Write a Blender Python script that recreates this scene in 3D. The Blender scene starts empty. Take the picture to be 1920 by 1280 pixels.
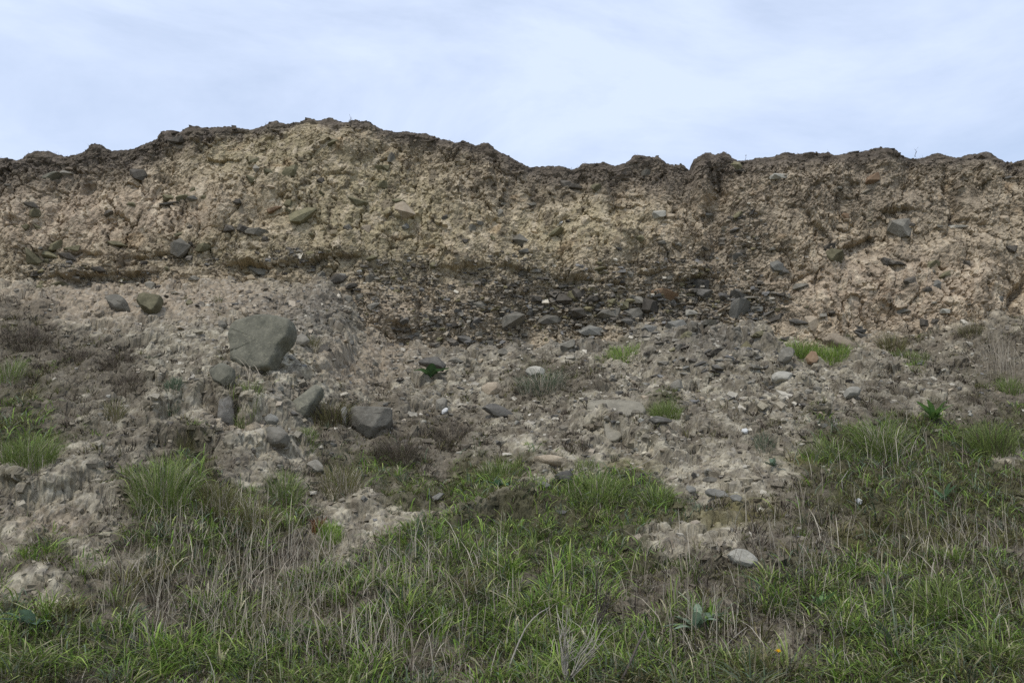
import bpy, bmesh, math, random
import numpy as np
from mathutils import Vector, Matrix, noise as mnoise

# ------------------------------------------------------------------ camera, sky, sun, exposure
scene = bpy.context.scene
COL = scene.collection
F = 1925.0                       # focal length in units of a 1920 px wide frame
PITCH = math.radians(9.0)
CAMZ = 1.6
cam_data = bpy.data.cameras.new('camera')
cam_data.sensor_width = 36.0
cam_data.lens = 36.0 * F / 1920.0
cam_data.clip_start = 0.05
cam_data.clip_end = 3000.0
cam = bpy.data.objects.new('camera', cam_data)
cam.location = (0, 0, CAMZ)
cam.rotation_euler = (math.pi / 2 + PITCH, 0, 0)
COL.objects.link(cam)
scene.camera = cam

SUN_EL, SUN_AZ = math.radians(60), math.radians(215)     # azimuth clockwise from +Y
world = bpy.data.worlds.new('World')
scene.world = world
world.use_nodes = True
wn, wl = world.node_tree.nodes, world.node_tree.links
wn.clear()
w_out = wn.new('ShaderNodeOutputWorld')
w_bg = wn.new('ShaderNodeBackground')
w_sky = wn.new('ShaderNodeTexSky')
w_sky.sky_type = 'NISHITA'
w_sky.sun_disc = False
w_sky.sun_elevation = SUN_EL
w_sky.sun_rotation = SUN_AZ
w_sky.air_density = 1.0
w_sky.dust_density = 0.6
w_sky.ozone_density = 1.4
w_tc = wn.new('ShaderNodeTexCoord')
w_map = wn.new('ShaderNodeMapping')
w_map.inputs['Scale'].default_value = (1.0, 1.0, 2.6)
w_map.inputs['Location'].default_value = (0.35, 0.0, 0.15)
w_n1 = wn.new('ShaderNodeTexNoise')
w_n1.inputs['Scale'].default_value = 2.3
w_n1.inputs['Detail'].default_value = 7.0
w_n1.inputs['Roughness'].default_value = 0.6
w_n1.inputs['Distortion'].default_value = 0.4
w_rmp = wn.new('ShaderNodeValToRGB')
w_rmp.color_ramp.elements[0].position = 0.28
w_rmp.color_ramp.elements[0].color = (0.42, 0.42, 0.42, 1)
w_rmp.color_ramp.elements[1].position = 0.60
w_rmp.color_ramp.elements[1].color = (0.93, 0.93, 0.93, 1)
w_mix = wn.new('ShaderNodeMixRGB')
w_mix.inputs['Color2'].default_value = (5.15, 5.9, 7.4, 1)
w_bg.inputs['Strength'].default_value = 0.10
wl.new(w_tc.outputs['Generated'], w_map.inputs['Vector'])
wl.new(w_map.outputs['Vector'], w_n1.inputs['Vector'])
wl.new(w_n1.outputs['Fac'], w_rmp.inputs['Fac'])
wl.new(w_rmp.outputs['Color'], w_mix.inputs['Fac'])
wl.new(w_sky.outputs['Color'], w_mix.inputs['Color1'])
wl.new(w_mix.outputs['Color'], w_bg.inputs['Color'])
wl.new(w_bg.outputs['Background'], w_out.inputs['Surface'])

sun_data = bpy.data.lights.new('sun', 'SUN')
sun_data.energy = 1.5
sun_data.angle = math.radians(11)
sun_data.color = (1.0, 0.95, 0.88)
sun = bpy.data.objects.new('sun', sun_data)
sd = Vector((math.sin(SUN_AZ) * math.cos(SUN_EL), math.cos(SUN_AZ) * math.cos(SUN_EL), math.sin(SUN_EL)))
sun.rotation_euler = sd.to_track_quat('Z', 'Y').to_euler()
sun.location = sd * 40
COL.objects.link(sun)

vs = scene.view_settings
vs.view_transform = 'Standard'
vs.look = 'None'
vs.exposure = 0.6
vs.gamma = 1.0
vs.use_curve_mapping = False
scene.render.engine = 'CYCLES'
scene.cycles.use_denoising = False
scene.cycles.max_bounces = 5
scene.cycles.diffuse_bounces = 3
scene.cycles.glossy_bounces = 2
scene.cycles.transmission_bounces = 3
scene.cycles.transparent_max_bounces = 4

rng = np.random.default_rng(7)
random.seed(7)

# ------------------------------------------------------------------ photo frame <-> world
CP, SP = math.cos(PITCH), math.sin(PITCH)

def ray(px, py):
    a = (px - 960.0) / F
    b = (640.0 - py) / F
    return Vector((a, CP - b * SP, SP + b * CP))

def at(px, py, Y):
    d = ray(px, py)
    k = Y / d.y
    return Vector((d.x * k, Y, CAMZ + d.z * k))

def project(x, y, z):
    zz = z - CAMZ
    dep = y * CP + zz * SP
    up = -y * SP + zz * CP
    return 960.0 + F * x / dep, 640.0 - F * up / dep

# ------------------------------------------------------------------ numpy noise
_P = np.random.default_rng(3).permutation(256).astype(np.int32)
_P = np.concatenate([_P, _P])
_R = np.random.default_rng(4).random((256, 4)).astype(np.float32)
_ANG = np.random.default_rng(5).random(256) * 2 * np.pi
_GX, _GY = np.cos(_ANG).astype(np.float32), np.sin(_ANG).astype(np.float32)

def _h(i, j):
    return _P[(_P[i & 255] + j) & 255]

def perlin(x, y):
    xi = np.floor(x).astype(np.int32); yi = np.floor(y).astype(np.int32)
    fx = x - xi; fy = y - yi
    u = fx * fx * fx * (fx * (fx * 6 - 15) + 10)
    v = fy * fy * fy * (fy * (fy * 6 - 15) + 10)
    def g(di, dj):
        h = _h(xi + di, yi + dj)
        return _GX[h] * (fx - di) + _GY[h] * (fy - dj)
    a = g(0, 0); b = g(1, 0); c = g(0, 1); d = g(1, 1)
    return ((a + u * (b - a)) + v * ((c + u * (d - c)) - (a + u * (b - a)))) * 1.4

def fbm(x, y, oct=4, gain=0.5, lac=2.03):
    s = 0; a = 1.0; t = 0
    for k in range(oct):
        s = s + a * perlin(x + 17.3 * k, y - 9.1 * k); t += a
        a *= gain; x = x * lac; y = y * lac
    return s / t

def billow(x, y, oct=4, gain=0.5):
    s = 0; a = 1.0; t = 0
    for k in range(oct):
        s = s + a * np.abs(perlin(x + 11.7 * k, y + 5.3 * k)); t += a
        a *= gain; x = x * 2.07; y = y * 2.07
    return s / t

def worley(x, y, jit=0.9):
    xi = np.floor(x).astype(np.int32); yi = np.floor(y).astype(np.int32)
    f1 = np.full(x.shape, 9.0); f2 = np.full(x.shape, 9.0)
    idv = np.zeros(x.shape)
    for di in (-1, 0, 1):
        for dj in (-1, 0, 1):
            h = _h(xi + di, yi + dj)
            qx = xi + di + 0.5 + (_R[h, 0] - 0.5) * jit - x
            qy = yi + dj + 0.5 + (_R[h, 1] - 0.5) * jit - y
            d = np.sqrt(qx * qx + qy * qy)
            m = d < f1
            f2 = np.where(m, f1, np.minimum(f2, d))
            idv = np.where(m, _R[h, 2], idv)
            f1 = np.where(m, d, f1)
    return f1, f2, idv

def facet(x, y, jit=0.9, tilt=1.0):
    """cells that are each a tilted flat face at a height of its own"""
    xi = np.floor(x).astype(np.int32); yi = np.floor(y).astype(np.int32)
    f1 = np.full(x.shape, 9.0); out = np.zeros(x.shape); idv = np.zeros(x.shape)
    for di in (-1, 0, 1):
        for dj in (-1, 0, 1):
            h = _h(xi + di + 91, yi + dj + 37)
            qx = xi + di + 0.5 + (_R[h, 0] - 0.5) * jit - x
            qy = yi + dj + 0.5 + (_R[h, 1] - 0.5) * jit - y
            d = np.maximum(np.abs(qx), np.abs(qy)) * .5 + .5 * np.sqrt(qx * qx + qy * qy)
            m = d < f1
            hh = (_R[h, 2] - .5) + tilt * (qx * (_R[h, 3] - .5) * 2 + qy * (_R[(h * 7 + 3) & 255, 3] - .5) * 2)
            out = np.where(m, hh, out); idv = np.where(m, _R[h, 2], idv)
            f1 = np.where(m, d, f1)
    return out, idv

def sstep(a, b, x):
    t = np.clip((x - a) / (b - a), 0, 1)
    return t * t * (3 - 2 * t)

def ell(px, py, cx, cy, rx, ry, p=1.0):
    d = ((px - cx) / rx) ** 2 + ((py - cy) / ry) ** 2
    return np.exp(-d ** p)

def mixc(c, col, m):
    return c + (np.asarray(col) - c) * np.clip(m, 0, 1)[..., None]

# ------------------------------------------------------------------ mesh helpers
def mesh_np(name, co, faces, smooth=True, col=None):
    """faces: list of int arrays (n,3) or (n,4)"""
    me = bpy.data.meshes.new(name)
    me.vertices.add(len(co))
    me.vertices.foreach_set('co', np.ascontiguousarray(co, dtype=np.float32).ravel())
    loops = np.concatenate([f.ravel() for f in faces]).astype(np.int32)
    tot = np.concatenate([np.full(len(f), f.shape[1]) for f in faces]).astype(np.int32)
    start = np.concatenate([[0], np.cumsum(tot)[:-1]]).astype(np.int32)
    me.loops.add(len(loops)); me.loops.foreach_set('vertex_index', loops)
    me.polygons.add(len(tot)); me.polygons.foreach_set('loop_start', start)
    try:
        me.polygons.foreach_set('loop_total', tot)
    except Exception:
        pass
    me.polygons.foreach_set('use_smooth', np.full(len(tot), smooth, dtype=bool))
    if col is not None:
        at_ = me.color_attributes.new('Col', 'FLOAT_COLOR', 'POINT')
        c4 = np.ones((len(co), 4), dtype=np.float32); c4[:, :3] = col
        at_.data.foreach_set('color', c4.ravel())
    me.update(calc_edges=True)
    return me

def link(name, me, mat=None, parent=None):
    o = bpy.data.objects.new(name, me)
    COL.objects.link(o)
    if mat is not None and me is not None:
        me.materials.clear(); me.materials.append(mat)
    if parent is not None:
        o.parent = parent
    return o

def tag(o, label=None, cat=None, group=None, kind=None):
    if label: o['label'] = label
    if cat: o['category'] = cat
    if group: o['group'] = group
    if kind: o['kind'] = kind
    return o

def grid_faces(nr, nc):
    i = np.arange(nr - 1)[:, None] * nc + np.arange(nc - 1)[None, :]
    i = i.ravel()
    return np.stack([i, i + 1, i + nc + 1, i + nc], axis=1)

# ------------------------------------------------------------------ materials
def new_mat(name):
    m = bpy.data.materials.new(name); m.use_nodes = True
    n, l = m.node_tree.nodes, m.node_tree.links
    b = n['Principled BSDF']
    b.inputs['Specular IOR Level'].default_value = 0.25
    return m, n, l, b

def earth_material(name, speck=0.5):
    m, n, l, b = new_mat(name)
    b.inputs['Roughness'].default_value = 0.95
    b.inputs['Specular IOR Level'].default_value = 0.12
    a = n.new('ShaderNodeAttribute'); a.attribute_name = 'Col'
    tc = n.new('ShaderNodeTexCoord')
    n1 = n.new('ShaderNodeTexNoise'); n1.inputs['Scale'].default_value = 38; n1.inputs['Detail'].default_value = 6
    n1.inputs['Roughness'].default_value = 0.65
    n2 = n.new('ShaderNodeTexVoronoi'); n2.inputs['Scale'].default_value = 62
    n2.inputs['Randomness'].default_value = 1.0
    r1 = n.new('ShaderNodeMapRange'); r1.inputs['From Min'].default_value = 0.3; r1.inputs['From Max'].default_value = 0.7
    r1.inputs['To Min'].default_value = 0.76; r1.inputs['To Max'].default_value = 1.22
    mul = n.new('ShaderNodeMixRGB'); mul.blend_type = 'MULTIPLY'; mul.inputs['Fac'].default_value = 1
    hs = n.new('ShaderNodeSeparateColor')
    rr = n.new('ShaderNodeValToRGB')
    e = rr.color_ramp.elements
    e[0].position = 0.0; e[0].color = (0.55, 0.56, 0.58, 1)
    e[1].position = 1.0; e[1].color = (1.3, 1.27, 1.2, 1)
    x = e.new(0.25); x.color = (0.95, 0.95, 0.95, 1)
    x = e.new(0.8); x.color = (1.02, 1.02, 1.0, 1)
    mul2 = n.new('ShaderNodeMixRGB'); mul2.blend_type = 'MULTIPLY'; mul2.inputs['Fac'].default_value = speck
    nb = n.new('ShaderNodeTexNoise'); nb.inputs['Scale'].default_value = 110; nb.inputs['Detail'].default_value = 5
    nb.inputs['Roughness'].default_value = 0.7
    bp = n.new('ShaderNodeBump'); bp.inputs['Strength'].default_value = 0.7; bp.inputs['Distance'].default_value = 0.008
    for t in (n1, n2, nb): l.new(tc.outputs['Object'], t.inputs['Vector'])
    l.new(n1.outputs['Fac'], r1.inputs['Value'])
    l.new(a.outputs['Color'], mul.inputs['Color1']); l.new(r1.outputs['Result'], mul.inputs['Color2'])
    l.new(n2.outputs['Color'], hs.inputs['Color']); l.new(hs.outputs['Red'], rr.inputs['Fac'])
    l.new(mul.outputs['Color'], mul2.inputs['Color1']); l.new(rr.outputs['Color'], mul2.inputs['Color2'])
    l.new(mul2.outputs['Color'], b.inputs['Base Color'])
    l.new(nb.outputs['Fac'], bp.inputs['Height']); l.new(bp.outputs['Normal'], b.inputs['Normal'])
    return m

def stone_material(name, c1, c2, spots=(0.3, 0.29, 0.24), spot_amt=0.35, rough=0.85):
    m, n, l, b = new_mat(name)
    b.inputs['Roughness'].default_value = rough
    tc = n.new('ShaderNodeTexCoord'); oi = n.new('ShaderNodeObjectInfo')
    off = n.new('ShaderNodeVectorMath'); off.operation = 'ADD'
    gm = n.new('ShaderNodeNewGeometry')
    cmb = n.new('ShaderNodeCombineXYZ')
    sc = n.new('ShaderNodeMath'); sc.operation = 'MULTIPLY'; sc.inputs[1].default_value = 30
    l.new(oi.outputs['Random'], sc.inputs[0]); l.new(sc.outputs[0], cmb.inputs[0])
    l.new(gm.outputs['Position'], off.inputs[0]); l.new(cmb.outputs[0], off.inputs[1])
    n1 = n.new('ShaderNodeTexNoise'); n1.inputs['Scale'].default_value = 14; n1.inputs['Detail'].default_value = 7
    n1.inputs['Roughness'].default_value = 0.62
    n2 = n.new('ShaderNodeTexNoise'); n2.inputs['Scale'].default_value = 45; n2.inputs['Detail'].default_value = 5
    n3 = n.new('ShaderNodeTexNoise'); n3.inputs['Scale'].default_value = 90; n3.inputs['Detail'].default_value = 4
    for t in (n1, n2, n3): l.new(off.outputs[0], t.inputs['Vector'])
    r = n.new('ShaderNodeValToRGB')
    r.color_ramp.elements[0].position = 0.33; r.color_ramp.elements[0].color = (*c1, 1)
    r.color_ramp.elements[1].position = 0.68; r.color_ramp.elements[1].color = (*c2, 1)
    l.new(n1.outputs['Fac'], r.inputs['Fac'])
    r2 = n.new('ShaderNodeMapRange'); r2.inputs['From Min'].default_value = 0.55; r2.inputs['From Max'].default_value = 0.68
    r2.inputs['To Max'].default_value = spot_amt
    l.new(n2.outputs['Fac'], r2.inputs['Value'])
    mx = n.new('ShaderNodeMixRGB'); mx.inputs['Color2'].default_value = (*spots, 1)
    l.new(r2.outputs['Result'], mx.inputs['Fac']); l.new(r.outputs['Color'], mx.inputs['Color1'])
    v = n.new('ShaderNodeMapRange'); v.inputs['To Min'].default_value = 0.75; v.inputs['To Max'].default_value = 1.25
    l.new(oi.outputs['Random'], v.inputs['Value'])
    ml = n.new('ShaderNodeMixRGB'); ml.blend_type = 'MULTIPLY'; ml.inputs['Fac'].default_value = 1
    l.new(mx.outputs['Color'], ml.inputs['Color1']); l.new(v.outputs['Result'], ml.inputs['Color2'])
    l.new(ml.outputs['Color'], b.inputs['Base Color'])
    bp = n.new('ShaderNodeBump'); bp.inputs['Strength'].default_value = 0.5; bp.inputs['Distance'].default_value = 0.008
    ad = n.new('ShaderNodeMath'); ad.operation = 'ADD'
    l.new(n3.outputs['Fac'], ad.inputs[0]); l.new(n1.outputs['Fac'], ad.inputs[1])
    l.new(ad.outputs[0], bp.inputs['Height']); l.new(bp.outputs['Normal'], b.inputs['Normal'])
    return m

def blade_material(name, trans=0.25, rough=0.6):
    m, n, l, b = new_mat(name)
    b.inputs['Roughness'].default_value = rough
    b.inputs['Specular IOR Level'].default_value = 0.3
    a = n.new('ShaderNodeAttribute'); a.attribute_name = 'Col'
    l.new(a.outputs['Color'], b.inputs['Base Color'])
    t = n.new('ShaderNodeBsdfTranslucent'); l.new(a.outputs['Color'], t.inputs['Color'])
    mx = n.new('ShaderNodeMixShader'); mx.inputs['Fac'].default_value = trans
    l.new(b.outputs['BSDF'], mx.inputs[1]); l.new(t.outputs['BSDF'], mx.inputs[2])
    l.new(mx.outputs['Shader'], n['Material Output'].inputs['Surface'])
    return m

M_CLIFF = earth_material('boulder_clay', 0.25)
M_SLOPE = earth_material('slumped_earth', 0.4)
M_CHIP = earth_material('shale_chips', 0.3)
M_BLADE = blade_material('grass_blades')
M_DRY = blade_material('dry_grass', 0.15, 0.8)
ST = {
    'grey':  stone_material('grey_stone', (0.125, 0.114, 0.09), (0.225, 0.205, 0.163)),
    'dark':  stone_material('dark_stone', (0.055, 0.048, 0.038), (0.12, 0.105, 0.083), (0.2, 0.18, 0.14)),
    'blue':  stone_material('blue_grey_slate', (0.12, 0.114, 0.096), (0.20, 0.19, 0.16), rough=0.65),
    'slate': stone_material('dark_slate', (0.062, 0.057, 0.048), (0.13, 0.12, 0.099), (0.2, 0.19, 0.17), 0.25, rough=0.6),
    'olive': stone_material('olive_stone', (0.10, 0.09, 0.05), (0.19, 0.17, 0.10), (0.28, 0.24, 0.15)),
    'pale':  stone_material('pale_stone', (0.26, 0.245, 0.20), (0.40, 0.375, 0.31), (0.5, 0.47, 0.4)),
    'buff':  stone_material('buff_stone', (0.27, 0.215, 0.15), (0.38, 0.315, 0.225), (0.45, 0.4, 0.3)),
    'dull':  stone_material('earthy_slab', (0.20, 0.18, 0.135), (0.30, 0.27, 0.20), (0.36, 0.32, 0.25)),
    'rust':  stone_material('rusty_stone', (0.16, 0.10, 0.06), (0.24, 0.165, 0.10), (0.3, 0.22, 0.14)),
    'green': stone_material('green_grey_boulder', (0.098, 0.095, 0.07), (0.195, 0.184, 0.136), (0.28, 0.26, 0.18), 0.4),
    'white': stone_material('white_pebble', (0.5, 0.49, 0.45), (0.7, 0.69, 0.65), (0.6, 0.58, 0.5)),
}

# ------------------------------------------------------------------ terrain shape, read off the photograph
SKY = [(-900, 340), (-500, 322), (-200, 318), (0, 307), (60, 293), (120, 290), (165, 287), (175, 275), (230, 270), (300, 262), (310, 250),
       (345, 247), (400, 247), (440, 238), (500, 232), (545, 230), (580, 225), (640, 232), (690, 231), (715, 243),
       (760, 248), (800, 250), (850, 260), (890, 272), (935, 288), (970, 302), (1010, 305), (1050, 313),
       (1082, 312), (1090, 304), (1130, 312), (1155, 316), (1185, 298), (1215, 295), (1250, 300), (1280, 304),
       (1292, 314), (1300, 297), (1355, 291), (1400, 298), (1440, 297), (1470, 289), (1490, 294), (1550, 284),
       (1580, 292), (1640, 286), (1660, 292), (1690, 290), (1740, 292), (1760, 289), (1830, 292), (1850, 289),
       (1890, 296), (1920, 293), (2300, 300), (2800, 310)]
FOOT = [(-900, 560), (-200, 545), (0, 535), (150, 545), (300, 545), (450, 540), (600, 540), (640, 575), (690, 625), (760, 660), (900, 668),
        (1000, 662), (1100, 648), (1200, 636), (1300, 622), (1450, 625), (1550, 640), (1700, 640), (1800, 615),
        (1900, 595), (2200, 600), (2800, 610)]
YF, YT = 9.6, 10.12
_sk = [at(p[0], p[1], YT) for p in SKY]
SKX = np.array([p.x for p in _sk]); SKZ = np.array([p.z for p in _sk])
_ft = [at(p[0], p[1], YF) for p in FOOT]
FTX = np.array([p.x for p in _ft]); FTZ = np.array([p.z for p in _ft])

# ------------------------------------------------------------------ cliff
def axis_x():
    mid = np.linspace(-5.3, 5.3, 1110)
    o = 5.3 + 2.5 * (np.arange(1, 101) / 100) ** 1.15
    f = 7.8 + 4.2 * (np.arange(1, 26) / 25) ** 1.3
    o = np.concatenate([o, f])
    return np.concatenate([-o[::-1], mid, o])

def cliff_arrays():
    X = axis_x()
    nv, nl, nb = 242, 18, 18
    zt = np.interp(X, SKX, SKZ) - 0.012
    zf = np.interp(X, FTX, FTZ) - 0.35
    R = 0.075
    v = np.linspace(0, 1, nv)
    x = np.repeat(X[None, :], nv + nl + nb, 0)
    y = np.zeros_like(x); z = np.zeros_like(x)
    ny = np.full_like(x, -0.97); nz = np.full_like(x, 0.22)
    zl = zt - R
    z[:nv] = zf[None] + (zl - zf)[None] * v[:, None]
    zft = np.interp(X, FTX, FTZ)
    y[:nv] = YF + (YT - R - YF) * np.clip((z[:nv] - zft[None]) / (zl - zft)[None], -0.1, 1)
    th = np.linspace(0, np.pi / 2, nl + 1)[1:]
    for k, t in enumerate(th):
        y[nv + k] = YT - R * math.cos(t) + 0.05 * k / nl
        z[nv + k] = zl + R * math.sin(t)
        ny[nv + k] = -math.cos(t) * 0.97; nz[nv + k] = math.sin(t) * 0.97 + 0.22 * math.cos(t)
    for k in range(nb):
        dy = 14.0 * ((k + 1) / nb) ** 2.6
        y[nv + nl + k] = YT + 0.05 + dy
        z[nv + nl + k] = zt - 0.02 * dy
        ny[nv + nl + k] = 0; nz[nv + nl + k] = 1
    return x, y, z, ny, nz, nv, nl, nb

def region(px, py, L):
    m = np.zeros_like(px)
    for (cx, cy, rx, ry, a) in L:
        m = np.maximum(m, a * ell(px, py, cx, cy, rx, ry, 1.5))
    return m

SLATE_L = [(1060, 570, 250, 65, .95), (1290, 565, 130, 75, 1.0), (1250, 500, 150, 40, .55), (960, 510, 110, 42, .5),
           (765, 520, 85, 46, .65), (700, 590, 120, 55, .5), (860, 620, 150, 50, .75), (1390, 470, 60, 110, .4),
           (1400, 575, 80, 50, .9), (380, 490, 90, 30, .35), (180, 520, 140, 22, .6), (560, 488, 70, 20, .5), (600, 570, 80, 30, .6)]

def build_cliff():
    x, y, z, ny, nz, nv, nl, nb = cliff_arrays()
    x, y, z, ny, nz = [q_.astype(np.float32) for q_ in (x, y, z, ny, nz)]
    px, py = project(x, y, z)
    skyrow = np.interp(px[0], [p[0] for p in SKY], [p[1] for p in SKY])
    below = py - np.interp(px, [p[0] for p in SKY], [p[1] for p in SKY])
    wob = fbm(x * 2.2, z * 2.2, 4)
    wob2 = fbm(x * 5 + 40, z * 5 + 9, 3)
    qx, qy = px + 45 * wob, py + 30 * fbm(x * 2.2 + 31, z * 2.2 + 7, 4)
    slate = region(qx, qy, SLATE_L)
    slate = np.clip(slate + 0.25 * wob2 * (slate > .08), 0, 1)
    # thickness of the dark soil below the turf
    soil_d = .85 * np.interp(px, [-500, 0, 120, 250, 330, 450, 600, 720, 800, 900, 1000, 1100, 1250, 1300, 1400, 1500, 1700, 1920],
                       [110, 95, 85, 75, 55, 32, 16, 24, 42, 38, 40, 62, 70, 75, 46, 36, 26, 34])
    soil = 1 - sstep(0.45, 1.5, (below + 26 * wob + 14 * wob2) / soil_d)
    # --- relief, metres along the outward normal
    s = np.ones_like(x)
    wx = x + 0.16 * fbm(x * 2.6, z * 2.6, 4) + 0.02 * perlin(x * 22, z * 22)
    wz = z + 0.16 * fbm(x * 2.6 + 50, z * 2.6, 4) + 0.02 * perlin(x * 22 + 8, z * 22)
    d = 0.16 * fbm(x * 0.9 + 3, z * 0.7, 3) + 0.10 * fbm(x * 2.6, z * 2.0 + 8, 4)
    clay = np.clip(1 - slate, 0, 1)
    lm = sstep(-.25, .35, fbm(x * 1.3 + 9, z * 1.3, 3))
    ck = sstep(-.1, .2, fbm(x * 1.9 + 19, z * 1.1 + 4, 3))
    smooth = np.clip(region(qx, qy, [(230, 410, 330, 70, 1), (560, 360, 160, 90, .8), (1680, 550, 260, 70, 1), (700, 440, 110, 70, .6), (1750, 470, 150, 60, .7), (1080, 410, 130, 50, .5)]) * (1 - slate) * (1.1 + .8 * wob2), 0, 1)
    v1 = sstep(-.3, .35, fbm(x * 2.2 + 77, z * 2.2 + 3, 3)); v2 = sstep(-.3, .35, fbm(x * 3.1 + 27, z * 3.1 + 33, 3)); v3 = sstep(-.3, .3, fbm(x * 4.5 + 7, z * 4.5 + 63, 3))
    f1, f2, idv = worley(wx * 4.1, wz * 2.1)
    d += clay * (0.035 * (1 - np.clip(f1, 0, 1) ** 2) * (lm + smooth) + .03 * (idv - .5) - 0.045 * np.exp(-((f2 - f1) / 0.028) ** 2) * np.maximum(ck, .6 * smooth) * (.4 + .9 * v3))
    fa, ida = facet(wx * 5.3 + 20, wz * 4.2)
    d += clay * 0.045 * fa * v1
    f1, f2, idv = worley(wx * 11.5 + 3, wz * 3.3 + 1)
    ck2 = sstep(.0, .3, fbm(x * 3.3 + 60, z * 2 + 4, 3))
    d += clay * (0.026 * (1 - np.clip(f1, 0, 1) ** 2) * (.2 + .5 * lm + .6 * smooth) + .012 * (idv - .5) - 0.024 * np.exp(-((f2 - f1) / 0.05) ** 2) * np.maximum(ck2, .9 * smooth) * (.4 + v1))
    fa, ida = facet(wx * 12 + 5, wz * 11)
    rough_z = np.clip(.5 + .5 * soil + .5 * slate + .5 * region(qx, qy, [(1450, 400, 180, 90, 1), (1620, 340, 340, 50, .8), (830, 330, 150, 60, .7), (450, 480, 300, 40, .6)]), 0, 1)
    d += clay * 0.036 * fa * v2 * (1 - .4 * smooth) * rough_z
    rgh = (1 - .7 * smooth) * rough_z
    fa, idv = facet(wx * 25 + 7, wz * 24 + 5)
    d += rgh * 0.024 * fa * (.1 + v3)
    f1, f2, idv = worley(wx * 19 + 7, wz * 15 + 5)
    d += rgh * 0.016 * (1 - np.clip(f1, 0, 1) ** 2) * v1
    d -= 0.05 * (idv > .91) * np.exp(-(f1 / .3) ** 2)
    fa, idv = facet(wx * 52 + 2, wz * 50 + 15)
    d += rgh * 0.012 * fa * (.2 + v2)
    d += 0.03 * billow(x * 7, z * 7 + 3, 5, .6)
    d += rgh * .007 * perlin(x * 80, z * 80)
    # bedded chips in the stony bands
    tz = wz + 0.10 * x
    f1, f2, ids = worley(wx * 13, tz * 34 + 3)
    d += slate * (0.045 * (ids - .5) - 0.015 * np.exp(-((f2 - f1) / 0.15) ** 2))
    f1, f2, ids2 = worley(wx * 24 + 9, tz * 60 + 3)
    d += (0.25 + 0.75 * slate) * 0.022 * (ids2 - .5)
    # soil crumbs
    f1, f2, ids3 = worley(wx * 16 + 4, wz * 16 + 2)
    d += soil * (0.014 * (1 - np.clip(f1, 0, 1) ** 1.5) + 0.016 * (ids3 - .5) + 0.025 * fbm(x * 9, z * 9, 4))
    # --- overhangs, recesses and fissures
    def under(pts, depth, drop, lip=0.05, win=40):
        nonlocal d
        cx = [p[0] for p in pts]; cy = [p[1] for p in pts]
        c = np.interp(px, cx, cy) + 8 * wob2 + 4 * fbm(x * 14, z * 0 + 3, 2)
        wdw = sstep(cx[0] - win, cx[0] + win, px) * (1 - sstep(cx[-1] - win, cx[-1] + win, px)) * (.25 + .9 * sstep(-.25, .25, fbm(x * 2.7 + cx[0], z * 1.5, 3)))
        t = py - c
        d += wdw * (lip * np.exp(-(np.minimum(t, 0) / 18) ** 2) * (t < 3) - depth * sstep(-1, 5, t) * np.exp(-np.maximum(t, 0) / drop))
    under([(30, 512), (120, 520), (220, 505), (310, 508)], 0.07, 40, .06)
    under([(420, 492), (500, 498), (570, 492), (620, 476), (660, 478)], 0.09, 40, .07)
    under([(120, 470), (260, 480), (340, 470)], 0.05, 25, .03)
    under([(960, 545), (1080, 520), (1180, 530), (1260, 515), (1340, 505)], 0.05, 50, .05)
    under([(1180, 508), (1260, 498), (1330, 500)], 0.07, 20, .04)
    under([(820, 500), (930, 492), (1010, 510), (1080, 520)], 0.05, 30, .03)
    under([(640, 620), (700, 600), (780, 615)], 0.04, 40, .03)
    under([(610, 332), (670, 334)], 0.06, 10, .02, 8)
    under([(1090, 360), (1180, 372)], 0.03, 14, .02)
    under([(700, 408), (760, 412)], 0.05, 14, .03, 12)
    under([(1500, 400), (1560, 470), (1640, 440)], 0.05, 30, .05)
    under([(1640, 392), (1760, 400), (1850, 420)], 0.05, 30, .04)
    for (cx, cy, rx, ry, a) in [(1080, 590, 240, 45, -.05), (1235, 560, 110, 50, -.04), (1345, 420, 22, 110, -.12), (1292, 330, 12, 30, -.05),
                                (1320, 335, 26, 50, .05), (1500, 430, 80, 80, .12), (1777, 395, 10, 55, -.09), (1340, 345, 16, 22, -.06),
                                (1918, 540, 10, 30, -.15), (786, 600, 6, 55, -.07), (800, 520, 10, 40, -.03), (600, 300, 110, 70, .06),
                                (170, 365, 9, 14, -.08), (258, 345, 14, 10, -.08), (1850, 470, 70, 60, .06), (1720, 470, 70, 45, .06),
                                (760, 640, 60, 40, -.06), (680, 280, 45, 25, .08), (930, 335, 6, 40, -.05), (1770, 340, 7, 50, -.05),
                                (560, 330, 60, 60, .05), (1810, 555, 50, 40, .07), (940, 640, 140, 30, -.06)]:
        d += a * ell(qx if abs(a) > .07 else px, qy if abs(a) > .07 else py, cx, cy, rx, ry, 1.3)
    # crest: knobs of turf and soil
    top = np.zeros_like(x); top[nv - 25:] = 1
    crest = 0.015 * fbm(x * 2.3 + 2, y * 3, 4) + 0.012 * fbm(x * 13, y * 13 + z * 3, 4, .6) + 0.012 * sstep(.3, .5, perlin(x * 5.5 + 3, y * 4))
    d += crest * sstep(nv - 30, nv + 4, np.arange(x.shape[0]))[:, None]
    kern = np.ones(13) / 13
    dsm = np.apply_along_axis(lambda r_: np.convolve(np.pad(r_, 6, 'edge'), kern, 'valid'), 1, d[nv - 14:])
    wcr = sstep(nv - 14, nv + 2, np.arange(nv - 14, x.shape[0]))[:, None] * .85
    d[nv - 14:] = d[nv - 14:] * (1 - wcr) + dsm * wcr
    kb = np.ones(81) / 81
    dbl = np.apply_along_axis(lambda r_: np.convolve(np.pad(r_, 40, 'edge'), kb, 'valid'), 1, d[nv - 30:])
    wz = sstep(nv - 30, nv - 2, np.arange(nv - 30, x.shape[0]))[:, None]
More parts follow.
